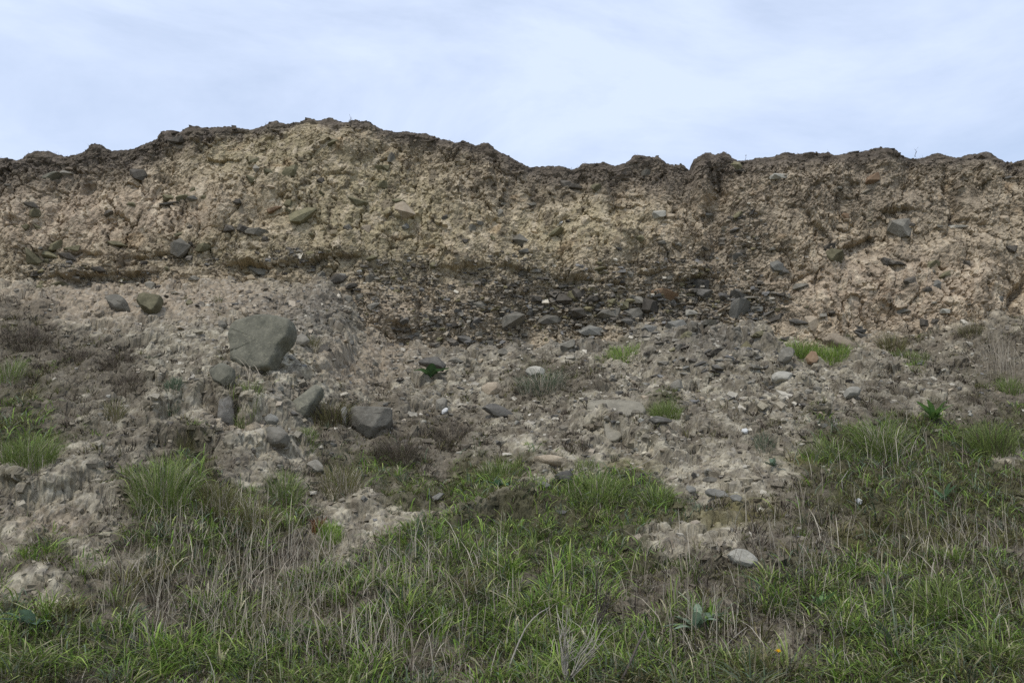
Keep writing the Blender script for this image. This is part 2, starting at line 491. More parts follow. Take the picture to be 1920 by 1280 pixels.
    dz_ = d.copy(); dz_[nv - 30:] = d[nv - 30:] - wz * dbl
    y2 = y + ny * d; z2 = z + nz * dz_
    dl = dbl[29]
    for r_ in range(nv, x.shape[0]):
        y2[r_] = y[r_] - .97 * dl * (1 if r_ < nv + nl else .97 ** (r_ - nv - nl)) + ny[r_] * (d[r_] - dbl[r_ - nv + 30])
    x2 = x + 0.014 * perlin(x * 30, z * 30) + 0.010 * perlin(x * 60 + 9, z * 60)
    z2 = z2 + 0.010 * perlin(x * 34 + 5, z * 34)
    # --- colour of the material itself
    n_big = fbm(x * 1.6 + 11, z * 1.6, 4); n_mid = fbm(x * 7 + 3, z * 7 + 2, 4); n_fine = fbm(x * 26, z * 26, 3)
    c = np.zeros(x.shape + (3,)); c[:] = (0.425, 0.347, 0.238)
    pink = region(qx, qy, [(180, 420, 260, 80, 1), (1650, 550, 300, 90, 1), (250, 590, 330, 60, .9), (1350, 400, 120, 80, .5), (760, 600, 110, 60, .6), (1250, 350, 150, 50, .5)])
    c = mixc(c, (0.405, 0.32, 0.228), pink)
    yel = region(qx, qy, [(720, 400, 190, 120, 1), (520, 290, 160, 60, .8), (1050, 420, 170, 70, .8), (980, 490, 120, 35, .6), (450, 470, 150, 40, .6)])
    c = mixc(c, (0.425, 0.357, 0.222), yel)
    greyt = region(qx, qy, [(1680, 440, 300, 90, .45), (1620, 360, 340, 80, 1), (1000, 350, 220, 50, .8), (1380, 440, 90, 90, .7), (830, 300, 120, 50, .5)])
    c = mixc(c, (0.27, 0.222, 0.165), greyt * .8)
    olive = np.clip(region(qx, qy, [(420, 480, 420, 45, .7), (560, 290, 230, 60, .6), (700, 430, 160, 70, .4), (150, 500, 170, 35, .7)]) * (0.6 + 1.6 * n_mid), 0, 1)
    c = mixc(c, (0.15, 0.125, 0.07), olive)
    c = mixc(c, (0.56, 0.47, 0.34), sstep(.02, .35, n_mid) * .75 * (1 - slate) * (1 - .6 * greyt))
    c = mixc(c, (0.17, 0.138, 0.098), sstep(.08, .42, -n_mid + .4 * n_big) * .75)
    c = mixc(c, (0.34, 0.235, 0.13), sstep(.28, .55, fbm(x * 3.1 + 70, z * 4 + 1, 3)) * .5 * (1 - soil))
    c = mixc(c, (0.205, 0.18, 0.142), slate * (0.6 + .8 * n_mid))
    c = mixc(c, (0.30, 0.255, 0.18), slate * sstep(.5, .95, ids2) * .65)
    c = mixc(c, (0.135, 0.112, 0.088), soil * (0.8 + .6 * n_mid))
    cap = 1 - sstep(.5, 1.4, (below + 8 * wob2) / np.interp(px, [0, 250, 400, 640, 760, 1920], [34, 26, 14, 9, 16, 17]))
    c = mixc(c, (0.08, 0.066, 0.051), cap * .75)
    c = mixc(c, (0.17, 0.14, 0.11), soil * sstep(.6, .95, ids3) * .5)
    topm = np.zeros_like(x); topm[nv + 6:] = 1
    c = mixc(c, (0.075, 0.062, 0.047), topm * .7)
    c = mixc(c, (0.16, 0.13, 0.095), sstep(.10, .36, fbm(x * 15 + 90, z * 19, 4)) * .6 * (1 - .6 * smooth))
    c *= (1 + 0.35 * n_fine)[..., None]
    c = np.clip(c, 0.012, 0.6)
    co = np.stack([x2, y2, z2], -1)
    nr, nc = x.shape
    me = mesh_np('cliff', co.reshape(-1, 3), [grid_faces(nr, nc)], False, c.reshape(-1, 3))
    o = link('cliff', me, M_CLIFF)
    tag(o, 'crumbling cliff of tan boulder clay with a dark soil crest', 'cliff', kind='structure')
    return o, slate, co, nv, c, smooth

cliff, CL_SLATE, CL_CO, CL_NV, CL_C, CL_SM = build_cliff()

# ------------------------------------------------------------------ slope of slumped earth
GC = np.arange(40, 1921, 80.0)
GRW = np.array([540, 600, 660, 720, 780, 840, 900, 960, 1020, 1080, 1140, 1200, 1260, 1400.0])
GREEN = ["000000000000000000000000",
         "000000000000000000000001",
         "200000000000005000652301",
         "420212000000420000000103",
         "320103020000000500002212",
         "730020022110000001246434",
         "101662235445213212336555",
         "101557522443378523335555",
         "433556445676588411355555",
         "434555558888777432467676",
         "535666557887566545567788",
         "887777788888876677667899",
         "888777788888888888778999",
         "888888888888888888888888"]
DRY = ["100000000000000000000010",
       "420000000000000000000021",
       "543100000000000000000324",
       "434210002000541011002224",
       "332201043432110111013144",
       "232240024531120122134454",
       "001342224322011011243454",
       "101443321222222234454445",
       "222445542222222222444445",
       "222456763222333355533334",
       "223457775333443444333333",
       "333445554333443333344322",
       "333344443333333333333322",
       "333333333333333333333333"]
GREEN = np.array([[int(ch) for ch in r] for r in GREEN], float) / 9
GREEN[4:8] = np.clip(GREEN[4:8] * 1.18, 0, 1)
GREEN[7:10, 16:] *= .82
GREEN[9:12, 3:7] *= .85
DRY = np.array([[int(ch) for ch in r] for r in DRY], float) / 9
DRY[1:8] = np.clip(DRY[1:8] * 1.2 + .03, 0, 1)
DRY[7:10, 17:] = np.clip(DRY[7:10, 17:] * 1.2, 0, 1)
DRY[9:] = np.clip(DRY[9:] * 1.15 + .08, 0, 1)
DRY[3:6, 8:21] += .10
DRY[2:7, 0:6] += .06

def cover(tab, px, py):
    fx = np.clip((px - 40) / 80, 0, 22.999); fy = np.clip((py - 540) / 60, 0, 12.999)
    i = fy.astype(int); j = fx.astype(int); u = fx - j; v = fy - i
    return (tab[i, j] * (1 - u) + tab[i, j + 1] * u) * (1 - v) + (tab[i + 1, j] * (1 - u) + tab[i + 1, j + 1] * u) * v

def veg_p(tab, thr, xv, yv, px, py, power, freq, seedo):
    cv = cover(tab, px + 85 * fbm(xv * 1.4 + 7, yv * 1.4, 3), py + 60 * fbm(xv * 1.4 + 47, yv * 1.4, 3))
    nz = fbm(xv * freq + seedo, yv * freq - seedo, 4) * .9 + .35 * perlin(xv * 14 + seedo, yv * 14)
    if tab is GREEN:
        cv = cv - .55 * sstep(.08, .32, fbm(xv * 2.1 + 33, yv * 2.6 + 5, 3)) * sstep(900, 1050, py)
        for q in ((1130, 955, 150, 60, .45), (930, 1040, 270, 70, .35), (1650, 850, 170, 55, .35), (1720, 960, 260, 70, .2), (420, 955, 130, 55, .3), (930, 890, 90, 22, .3), (1850, 820, 90, 60, .2)):
            cv = cv + q[4] * ell(px, py, *q[:4])
    for q in ((1290, 1035, 80, 30), (690, 978, 80, 24), (1350, 905, 120, 40), (640, 1045, 35, 18), (70, 1125, 60, 24), (1880, 870, 30, 22)):
        cv = cv - .75 * ell(px + 40 * nz, py + 25 * nz, *q)
    cv = np.clip(cv, 0, 1)
    return sstep(-.14, .14, cv - thr + .85 * nz * (1.2 - cv)) * np.clip(cv * 1.7, 0, 1) ** power, cv

def slope_base(x, y):
    zf = np.interp(x * 1.0, FTX, FTZ) + .09 * fbm(x * 1.4 + 5, x * 0 + 3, 3) + .035 * perlin(x * 6, x * 0 + 8)
    t = (y - 4.6) / 5.0
    z0 = 0.84 + 0.04 * np.sin(x * 0.9)
    zz = z0 + (zf - z0) * np.where(t > 0, np.abs(t) ** 1.06, 0)
    zz = np.where(t < 0, z0 + (y - 4.6) * 0.46, zz)
    return zz

LEDGES = [  # polyline in the photo, drop height, length of the raised crust behind it, forward lip
    ([(270, 800), (320, 782), (380, 770), (440, 778), (500, 786), (548, 800)], .13, 70, .06),
    ([(-120, 930), (0, 935), (55, 948), (110, 935), (190, 905)], .11, 80, .05),
    ([(540, 740), (575, 722), (625, 690), (660, 655)], .07, 60, .03),
    ([(1100, 806), (1180, 838), (1240, 862), (1270, 880)], .11, 60, .05),
    ([(1190, 690), (1260, 672), (1330, 668), (1400, 672), (1475, 690)], .09, 50, .03),
    ([(460, 838), (520, 842), (600, 850)], .07, 40, .03),
    ([(860, 985), (930, 965), (1000, 985)], .12, 50, .05),
    ([(1180, 1075), (1260, 1055), (1350, 1070)], .06, 60, .02),
    ([(270, 850), (300, 832), (360, 838), (420, 848)], .11, 40, .05),
    ([(1580, 700), (1700, 712), (1800, 700)], .05, 40, .02),
    ([(640, 960), (720, 940), (800, 950)], .05, 50, .02),
    ([(40, 1110), (120, 1100), (220, 1120)], .06, 50, .02)]

def slope_points(U, V):
    x = U * (0.62 * V + 0.35)
    y = V.copy()
    z = slope_base(x, y)
    px, py = project(x, y, z)
    w1 = fbm(x * 2.3, y * 2.3, 4); w2 = fbm(x * 7 + 4, y * 5, 4)
    qx, qy = px + 30 * w1, py + 18 * w2
    g = cover(GREEN, px, py); dr = cover(DRY, px, py)
    veg = np.clip(g + .6 * dr, 0, 1)
    bare = 1 - .6 * veg
    d = 0.10 * fbm(x * 1.1 + 5, y * 0.9, 3) + 0.06 * fbm(x * 3 + 2, y * 2.4, 3)
    yoff = np.zeros_like(x); scarp = np.zeros_like(x)
    for pts, hgt, ln, lip in LEDGES:
        cx = [p[0] for p in pts]; cy = [p[1] for p in pts]
        c = np.interp(px, cx, cy) + 9 * w2 + 6 * fbm(x * 8, y * 0 + cx[0], 3)
        wd = sstep(cx[0] - 30, cx[0] + 30, px) * (1 - sstep(cx[-1] - 30, cx[-1] + 30, px))
        t = c - py
        up_ = sstep(-6, 4, t) * np.exp(-np.maximum(t, 0) / ln)
        d += wd * hgt * up_
        yoff -= wd * lip * np.exp(-((t - 6) / 8) ** 2)
        d -= wd * hgt * .35 * np.exp(-((t + 9) / 9) ** 2)
        scarp = np.maximum(scarp, wd * np.exp(-((t + 1) / 9) ** 2))
    for (fq_, am, sd_, w_) in ((1.7, .085, 3, .035), (3.6, .045, 41, .05)):
        T = fq_ * (y + .55 * fbm(x * 1.5 + sd_, y * 1.3, 4) + .10 * perlin(x * 7 + sd_, y * 6))
        fr = T - np.floor(T)
        saw = np.where(fr < w_, fr / w_, 1 - (fr - w_) / (1 - w_))
        msk = sstep(-.05, .3, fbm(x * 1.9 + sd_ * 3, y * 2.3, 3)) * bare
        d += am * msk * (saw - .5)
    d += bare * (0.09 * billow(x * 3.6, y * 3.0 + 6, 3, .5))
    for (cx, cy, rx, ry, a) in [(1340, 690, 130, 30, .17), (1290, 672, 60, 25, .08), (700, 690, 70, 45, -.10), (1520, 660, 90, 25, -.07),
                                (590, 735, 60, 30, .06), (1850, 640, 90, 30, .10), (1655, 850, 120, 50, .07), (1180, 790, 110, 50, .05),
                                (420, 800, 60, 20, -.05), (470, 812, 50, 14, -.08), (90, 975, 60, 18, -.06), (300, 930, 90, 40, .06),
                                (490, 690, 90, 30, .03), (880, 655, 110, 25, .03), (720, 950, 120, 30, -.06), (1700, 1010, 160, 30, -.05),
                                (1130, 950, 130, 40, .07), (40, 830, 80, 40, .06)]:
        d += a * ell(qx, qy, cx, cy, rx, ry, 1.2)
    y1 = y + yoff; z1 = z + d
    # fine relief stands on the coarse surface, along its normal
    ss = (y * .8 + 1.3 * z1) / 1.28
    ty, tz = np.gradient(y1, axis=0), np.gradient(z1, axis=0)
    ux, uy, uz = np.gradient(x, axis=1), np.gradient(y1, axis=1), np.gradient(z1, axis=1)
    tx = np.gradient(x, axis=0)
    nx, ny, nz = uy * tz - uz * ty, uz * tx - ux * tz, ux * ty - uy * tx
    ln_ = np.sqrt(nx * nx + ny * ny + nz * nz) + 1e-9
    nx, ny, nz = nx / ln_, ny / ln_, nz / ln_
    fine = bare
    fv1 = sstep(-.2, .3, w1); fv2 = sstep(-.25, .3, fbm(x * 3.3 + 15, ss * 3.3, 3))
    e = .02 * perlin(x * 10, ss * 9) + .015 * fbm(x * 22, ss * 20, 3)
    fq, _i = facet(x * 5.5 + .7 * w2, ss * 5 + .7 * w1)
    e += .05 * fq * fv1
    fq, _i = facet(x * 12 + 9, ss * 11)
    e += .034 * fq * fv2
    f1, f2, idv = worley(x * 7 + .9 * w2, ss * 6 + .9 * w1)
    e += 0.030 * (1 - np.clip(f1, 0, 1) ** 2)
    fq, idb = facet(x * 23, ss * 21)
    e += .019 * fq * (.25 + fv2)
    fq, idc = facet(x * 50, ss * 45)
    e += .011 * fq
    e *= .74 * fine * (1 - .5 * region(qx, qy, [(250, 575, 380, 45, 1), (740, 665, 90, 35, .6), (1750, 625, 150, 25, .6)]))
    x2 = x + nx * e; y2 = y1 + ny * e; z2 = z1 + nz * e
    return x, y, z, x2, y2, z2, px, py, qx, qy, g, dr, veg, w1, w2, idb, idc, ss

_o = np.concatenate([1.0 + .35 * (np.arange(1, 61) / 60) ** 1.15, 1.35 + .5 * (np.arange(1, 21) / 20)])
SU = np.concatenate([-_o[::-1], np.linspace(-1, 1, 980), _o])
SV = np.concatenate([np.linspace(2.2, 4.2, 24)[:-1], 4.2 + (10.05 - 4.2) * np.linspace(0, 1, 392) ** 1.12])

def build_slope():
    hu, hv = SU[::2], SV[::2]
    U, V = np.meshgrid(hu.astype(np.float32), hv.astype(np.float32))
    pre = slope_points(U, V)
    zz = pre[5]
    ds = np.sqrt((.5 * np.diff(V, axis=0)) ** 2 + np.diff(zz, axis=0) ** 2)
    k_ = np.ones(13) / 13
    ds = np.apply_along_axis(lambda r_: np.convolve(np.pad(r_, 6, 'edge'), k_, 'valid'), 1, ds)
    ds = np.apply_along_axis(lambda r_: np.convolve(np.pad(r_, 2, 'edge'), np.ones(5) / 5, 'valid'), 0, ds)
    ar = np.concatenate([np.zeros((1, V.shape[1])), np.cumsum(ds, 0)], 0); ar /= ar[-1:]
    ref = np.interp(np.linspace(0, 1, len(SV)), np.linspace(0, 1, len(hv)), ar.mean(1))
    Vh = np.stack([np.interp(ref, ar[:, j], hv) for j in range(V.shape[1])], 1)
    V = np.stack([np.interp(SU, hu, Vh[i]) for i in range(len(SV))], 0).astype(np.float32)
    U = np.repeat(SU[None].astype(np.float32), len(SV), 0)
    x, y, z, x2, y2, z2, px, py, qx, qy, g, dr, veg, w1, w2, idb, idc, ss = slope_points(U, V)
    n_mid = fbm(x * 6 + 8, ss * 6, 5, .65); n_fine = fbm(x * 24, ss * 24, 3)
    c = np.zeros(x.shape + (3,)); c[:] = (0.268, 0.234, 0.168)
    c = mixc(c, (0.445, 0.40, 0.30), sstep(-.05, .3, n_mid) * .8)
    c = mixc(c, (0.115, 0.095, 0.068), sstep(.02, .32, -n_mid) * .75)
    steep = region(qx, qy, [(250, 570, 380, 45, 1), (1650, 640, 200, 30, .6), (720, 660, 90, 50, .8), (440, 800, 70, 16, .8), (90, 985, 80, 25, 1), (1750, 600, 150, 30, .7), (650, 690, 60, 50, .8)])
    c = mixc(c, (0.325, 0.258, 0.182), steep * .8)
    dk = region(qx, qy, [(1340, 680, 110, 28, .9), (930, 650, 180, 32, .8), (1130, 650, 130, 25, .7), (1350, 610, 130, 20, .8), (600, 590, 80, 45, .9), (520, 575, 60, 20, .5), (560, 650, 60, 30, .5), (800, 680, 80, 20, .4), (540, 760, 50, 20, .5)])
    c = mixc(c, (0.12, 0.105, 0.085), dk * (.75 + .6 * n_mid))
    c = mixc(c, (0.19, 0.165, 0.13), (idb > .85) * .5)
    c = mixc(c, (0.40, 0.37, 0.31), (idc > .88) * .4 * (1 - veg))
    c = mixc(c, (0.10, 0.088, 0.07), ((idc < .16) * .6))
    hg = veg_p(GREEN, .40, x, y, px, py, 1.0, 3.0, 0)[0]; hd = veg_p(DRY, .24, x, y, px, py, .45, 4.6, 70)[0]
    c = mixc(c, (0.10, 0.083, 0.06), hd * .75)
    c = mixc(c, (0.075, 0.07, 0.038), hg * .9)
    moss = region(qx, qy, [(1370, 985, 80, 25, 1), (1500, 865, 60, 18, .8), (1400, 960, 60, 20, .6), (1620, 1010, 60, 25, .6), (1180, 890, 60, 15, .7), (930, 905, 80, 20, .6)])
    c = mixc(c, (0.12, 0.105, 0.03), moss * (.7 + n_mid))
    c *= (1 + 0.4 * n_fine)[..., None]
    c = np.clip(c, 0.012, 0.6)
    co = np.stack([x2, y2, z2], -1)
    me = mesh_np('scree_slope', co.reshape(-1, 3), [grid_faces(*x.shape)], False, c.reshape(-1, 3))
    o = link('scree_slope', me, M_SLOPE)
    tag(o, 'slope of slumped pale earth below the cliff', 'slope', kind='structure')
    SZr = np.empty((len(hv), len(SU)))
    for j in range(len(SU)):
        k_ = np.argsort(y2[:, j]); SZr[:, j] = np.interp(hv, y2[k_, j], z2[k_, j])
    return o, SZr, None

slope, SZ, SY2 = build_slope()
HU, HV = SU, SV[::2]

def slope_z(x, y):
    u = x / (0.62 * y + 0.35)
    j = np.clip(np.searchsorted(HU, u) - 1, 0, len(HU) - 2); i = np.clip(np.searchsorted(HV, y) - 1, 0, len(HV) - 2)
    a = np.clip((u - HU[j]) / (HU[j + 1] - HU[j]), 0, 1); b = np.clip((y - HV[i]) / (HV[i + 1] - HV[i]), 0, 1)
    return (SZ[i, j] * (1 - a) + SZ[i, j + 1] * a) * (1 - b) + (SZ[i + 1, j] * (1 - a) + SZ[i + 1, j + 1] * a) * b

# beach-side ground the camera stands on, out to the horizon
gx = np.array([-1500, -400, -100, -30, -12, 0, 12, 30, 100, 400, 1500.0]); gy = np.array([-1500, -400, -100, -30, -8, 0, 3.2, 8, 30, 100, 400, 1500.0])
GXX, GYY = np.meshgrid(gx, gy)
gco = np.stack([GXX, GYY, np.zeros_like(GXX)], -1).reshape(-1, 3)
gme = mesh_np('ground', gco, [grid_faces(len(gy), len(gx))], True, np.tile(np.array([[0.16, 0.15, 0.09]]), (len(gco), 1)))
tag(link('ground', gme, M_SLOPE), 'flat ground at the foot of the slope', 'ground', kind='structure')

bpy.context.view_layer.update()
EYE = Vector((0, 0, CAMZ))

def hit(px, py, which='both'):
    d = ray(px, py).normalized()
    best = None
    for o in ((cliff, slope) if which == 'both' else (which,)):
        ok, loc, nor, _ = o.ray_cast(EYE, d)
        if ok and (best is None or (loc - EYE).length < (best[0] - EYE).length):
            best = (loc, nor, o)
    if best is None:
        best = (at(px, py, YF), Vector((0, -1, 0)), cliff)
    return best

# ------------------------------------------------------------------ stones
def rock_mesh(seed, flat=0.6, n=16, boxy=0.5):
    r = random.Random(seed)
    bm = bmesh.new()
    for _ in range(n):
        v = Vector((r.gauss(0, 1), r.gauss(0, 1), r.gauss(0, 1))).normalized()
        m = max(abs(v.x), abs(v.y), abs(v.z))
        v = v * ((1 - boxy) + boxy / m) * r.uniform(.86, 1.0)
        bm.verts.new((v.x, v.y, v.z * flat))
    res = bmesh.ops.convex_hull(bm, input=bm.verts)
    bmesh.ops.delete(bm, geom=list({g for g in res['geom_interior'] + res['geom_unused'] if isinstance(g, bmesh.types.BMVert)}), context='VERTS')
    bm.normal_update()
    xs = [v.co for v in bm.verts]
    for ax in range(3):
        lo = min(c[ax] for c in xs); hi = max(c[ax] for c in xs)
        for c in xs: c[ax] = (c[ax] - (lo + hi) / 2) / (hi - lo)      # unit box
    me = bpy.data.meshes.new('stone')
    bm.to_mesh(me); bm.free()
    return me

ROCKS = {}
def rock(kind, k):
    key = (kind, k % 9)
    if key not in ROCKS:
        me = rock_mesh(100 + (k % 9) * 7 + len(kind), n=13 + (k % 9) % 4 * 2, boxy=.35 + .08 * (k % 5))
        me.materials.append(ST[kind]); ROCKS[key] = me
    return ROCKS[key]

NST = 0
def embed(parent, px, py, w, h, ang=0, kind='grey', depth=None, sink=0.12, which=None):
    """one stone set in the face; ang = tilt in degrees, clockwise positive, as seen from the front"""
    global NST
    loc, nor, ob = hit(px, py, which or 'both')
    dist = (loc - EYE).dot(Vector((0, CP, SP)))
    W, H = w * dist / F, h * dist / F
    D = (depth or 1.0) * (0.55 * W + 0.45 * H)
    o = bpy.data.objects.new('stone', rock(kind, NST * 5 + 3))
    NST += 1
    COL.objects.link(o)
    o.parent = ob
    yaw = random.uniform(-.35, .35)
    o.rotation_euler = (random.uniform(-.15, .15), math.radians(ang), yaw)
    o.scale = (W * 1.18, D * 1.1, H * 1.22)
    o.location = loc + Vector((0, 1, 0)) * D * sink
    return o

CLIFF_STONES = [
 (97,332,34,18,-28,'green'),(122,326,24,12,5,'grey'),(60,385,26,12,15,'dark'),(330,264,30,12,-8,'dark'),(258,327,30,18,8,'dark'),
 (205,400,18,11,0,'dark'),(63,400,20,14,-20,'olive'),(45,425,20,11,0,'olive'),(70,427,18,10,8,'olive'),(320,372,26,11,8,'olive'),
 (342,371,22,10,-4,'olive'),(362,372,20,10,3,'blue'),(318,383,36,9,8,'slate'),(363,356,13,8,0,'olive'),(381,371,12,8,0,'olive'),
 (105,463,42,14,-22,'olive'),(135,466,28,12,-8,'olive'),(58,482,38,20,32,'olive'),(92,479,42,15,12,'olive'),(85,491,15,12,0,'olive'),
 (127,481,32,13,20,'dark'),(335,464,30,28,30,'grey'),(380,464,26,13,-5,'olive'),(430,430,18,15,20,'dark'),(458,430,26,14,8,'dark'),
 (485,438,46,11,10,'grey'),(496,447,12,9,0,'dark'),(490,509,54,14,9,'grey'),(598,523,30,26,-45,'grey'),(632,524,36,20,-25,'dark'),
 (565,405,44,34,5,'olive'),(545,322,40,17,-12,'olive'),(515,393,26,10,-12,'rust'),(545,380,26,12,-18,'olive'),(475,302,20,11,-15,'olive'),
 (470,336,18,13,0,'olive'),(505,322,18,10,10,'olive'),(480,316,11,14,0,'grey'),(625,268,20,10,-8,'olive'),(282,536,20,15,20,'grey'),
 (420,535,22,12,8,'grey'),(70,542,22,13,0,'olive'),(108,537,40,14,5,'olive'),(150,523,18,10,0,'dark'),(365,522,22,9,5,'grey'),
 (222,458,34,10,5,'olive'),(245,384,14,9,0,'olive'),(185,505,24,12,10,'dark'),(335,440,30,9,0,'olive'),(60,505,14,9,0,'dark'),
 (715,316,28,9,-4,'olive'),(715,346,22,12,0,'olive'),(733,296,11,16,10,'grey'),(668,378,38,13,5,'olive'),(748,377,22,10,-5,'olive'),
 (757,396,36,30,15,'buff'),(652,427,15,13,10,'grey'),(685,430,18,15,0,'buff'),(760,425,16,9,-35,'blue'),(835,408,13,8,-30,'slate'),
 (900,418,12,9,0,'grey'),(885,427,13,10,0,'grey'),(925,447,16,8,8,'olive'),(872,452,10,8,0,'dark'),(978,452,33,22,15,'grey'),
 (988,472,28,11,5,'blue'),(1040,436,30,12,-14,'olive'),(1060,345,22,12,15,'dark'),(1078,352,24,14,25,'dark'),(1118,352,22,12,10,'olive'),
 (1212,325,17,11,5,'grey'),(1208,334,13,6,0,'dark'),(1235,402,25,13,-8,'pale'),(1256,407,17,15,0,'buff'),(1052,420,13,8,-10,'white'),
 (1066,415,12,6,0,'dark'),(996,383,18,5,0,'grey'),(938,400,10,16,0,'grey'),(945,383,14,5,0,'grey'),(695,523,18,16,0,'grey'),
 (658,535,20,9,-15,'dark'),(642,518,12,10,0,'blue'),(672,510,14,5,-10,'white'),(697,485,18,12,0,'olive'),(653,561,14,12,20,'grey'),
 (675,560,16,14,0,'grey'),(700,574,22,12,-20,'grey'),(910,530,16,9,5,'dark'),(985,512,22,8,-4,'grey'),(1005,508,18,8,10,'grey'),
 (1122,505,30,8,-12,'olive'),(1198,448,18,12,0,'olive'),(1242,455,14,9,0,'grey'),(1273,458,10,7,0,'grey'),(900,573,38,17,-18,'grey'),
 (963,602,44,29,-8,'grey'),(890,606,20,20,20,'slate'),(870,636,26,17,25,'slate'),(1030,600,38,16,-3,'grey'),(1075,556,20,20,10,'olive'),
 (1055,562,38,26,5,'dark'),(1090,585,40,22,8,'dark'),(1140,588,40,16,-8,'grey'),(1186,588,34,17,-5,'grey'),(1195,565,28,20,25,'grey'),
 (1222,573,38,26,-10,'dark'),(1245,552,46,18,14,'rust'),(1110,622,42,18,3,'blue'),(1065,648,28,15,-25,'grey'),(945,662,20,16,0,'grey'),
 (855,676,24,10,5,'grey'),(1215,618,26,16,4,'blue'),(1268,611,36,18,-8,'blue'),(1165,574,26,12,-8,'olive'),(1148,565,18,9,0,'olive'),
 (1175,602,22,12,10,'slate'),(1110,560,22,12,-8,'dark'),(1005,560,18,10,0,'dark'),(1000,582,20,10,0,'grey'),(822,640,20,12,-15,'olive'),
 (1055,537,22,10,20,'slate'),(1085,550,24,14,10,'dark'),(1315,535,26,18,5,'slate'),(1321,550,38,14,6,'slate'),(1388,578,34,33,5,'blue'),
 (1386,552,28,16,0,'slate'),(1418,580,22,10,0,'blue'),(1350,583,38,5,-30,'buff'),(1436,592,36,8,-22,'slate'),(1447,602,40,8,-28,'dark'),
 (1300,563,24,10,8,'grey'),(1297,588,22,13,15,'pale'),(1345,570,20,12,-10,'olive'),(1330,604,24,8,0,'grey'),(1360,557,18,9,-20,'slate'),
 (1460,331,30,9,-4,'pale'),(1378,313,20,17,15,'olive'),(1390,322,20,8,5,'dark'),(1635,336,28,13,-28,'rust'),(1690,428,46,31,-8,'grey'),
 (1797,427,40,9,3,'pale'),(1565,479,36,21,10,'olive'),(1556,463,22,11,-20,'dark'),(1457,500,21,19,15,'blue'),(1471,508,17,15,10,'slate'),
 (1325,404,20,10,-5,'blue'),(1378,432,17,9,0,'slate'),(1384,403,16,11,-10,'olive'),(1662,490,18,12,20,'dark'),(1682,494,28,9,12,'dark'),
 (1745,497,36,11,-14,'olive'),(1772,515,20,10,-25,'olive'),(1757,534,15,16,15,'blue'),(1705,526,22,10,-15,'dark'),(1500,538,28,14,-15,'grey'),
 (1885,412,18,15,15,'buff'),(1895,466,20,11,5,'dark'),(1815,494,16,9,0,'dark'),(1692,585,26,12,5,'grey'),(1735,605,20,15,-10,'dark'),
 (1610,620,26,8,-2,'slate'),(1612,629,24,10,8,'slate'),(1772,583,16,8,0,'pale'),(1542,592,15,11,0,'grey'),(1563,586,16,8,0,'dark'),
 (1497,604,32,12,28,'slate'),(1522,606,30,24,10,'buff'),(1610,615,14,6,0,'slate'),(1755,602,16,9,0,'dark'),(1876,560,12,8,0,'blue'),
 (1740,542,14,9,0,'dark'),(1585,405,14,10,0,'rust'),(1625,360,20,6,-20,'grey'),(1890,335,16,8,0,'slate'),(1410,398,14,8,-20,'slate'),
 (1312,610,26,9,0,'grey'),(1560,325,0.1,0.1,0,'dark')]
CLIFF_STONES = [s for s in CLIFF_STONES if s[2] > 1]
for s in CLIFF_STONES:
    embed(cliff, *s, which=None if s[1] > 560 else cliff)

def scatter_stones(n, box, kinds, smin, smax, dens=None, seed=1, ry=(0.3, 0.7)):
    r = random.Random(seed); k = 0; tries = 0
    while k < n and tries < n * 30:
        tries += 1
        px, py = r.uniform(box[0], box[2]), r.uniform(box[1], box[3])
        if dens and r.random() > dens(px, py): continue
        w = r.uniform(smin, smax) * r.uniform(.7, 1)
        embed(None, px, py, w, w * r.uniform(*ry), r.uniform(-22, 22), r.choice(kinds), sink=.1)
        k += 1

sl_d = lambda px, py: float(region(np.array([px]), np.array([py]), SLATE_L)[0])
scatter_stones(72, (640, 440, 1480, 640), ['dark', 'slate', 'grey', 'olive', 'grey'], 9, 20, lambda a, b: sl_d(a, b) ** 2, 5)
scatter_stones(26, (0, 320, 640, 540), ['olive', 'grey', 'dark', 'buff'], 9, 17, None, 6)
scatter_stones(20, (1300, 330, 1920, 600), ['grey', 'dark', 'olive', 'buff'], 8, 16, None, 8)

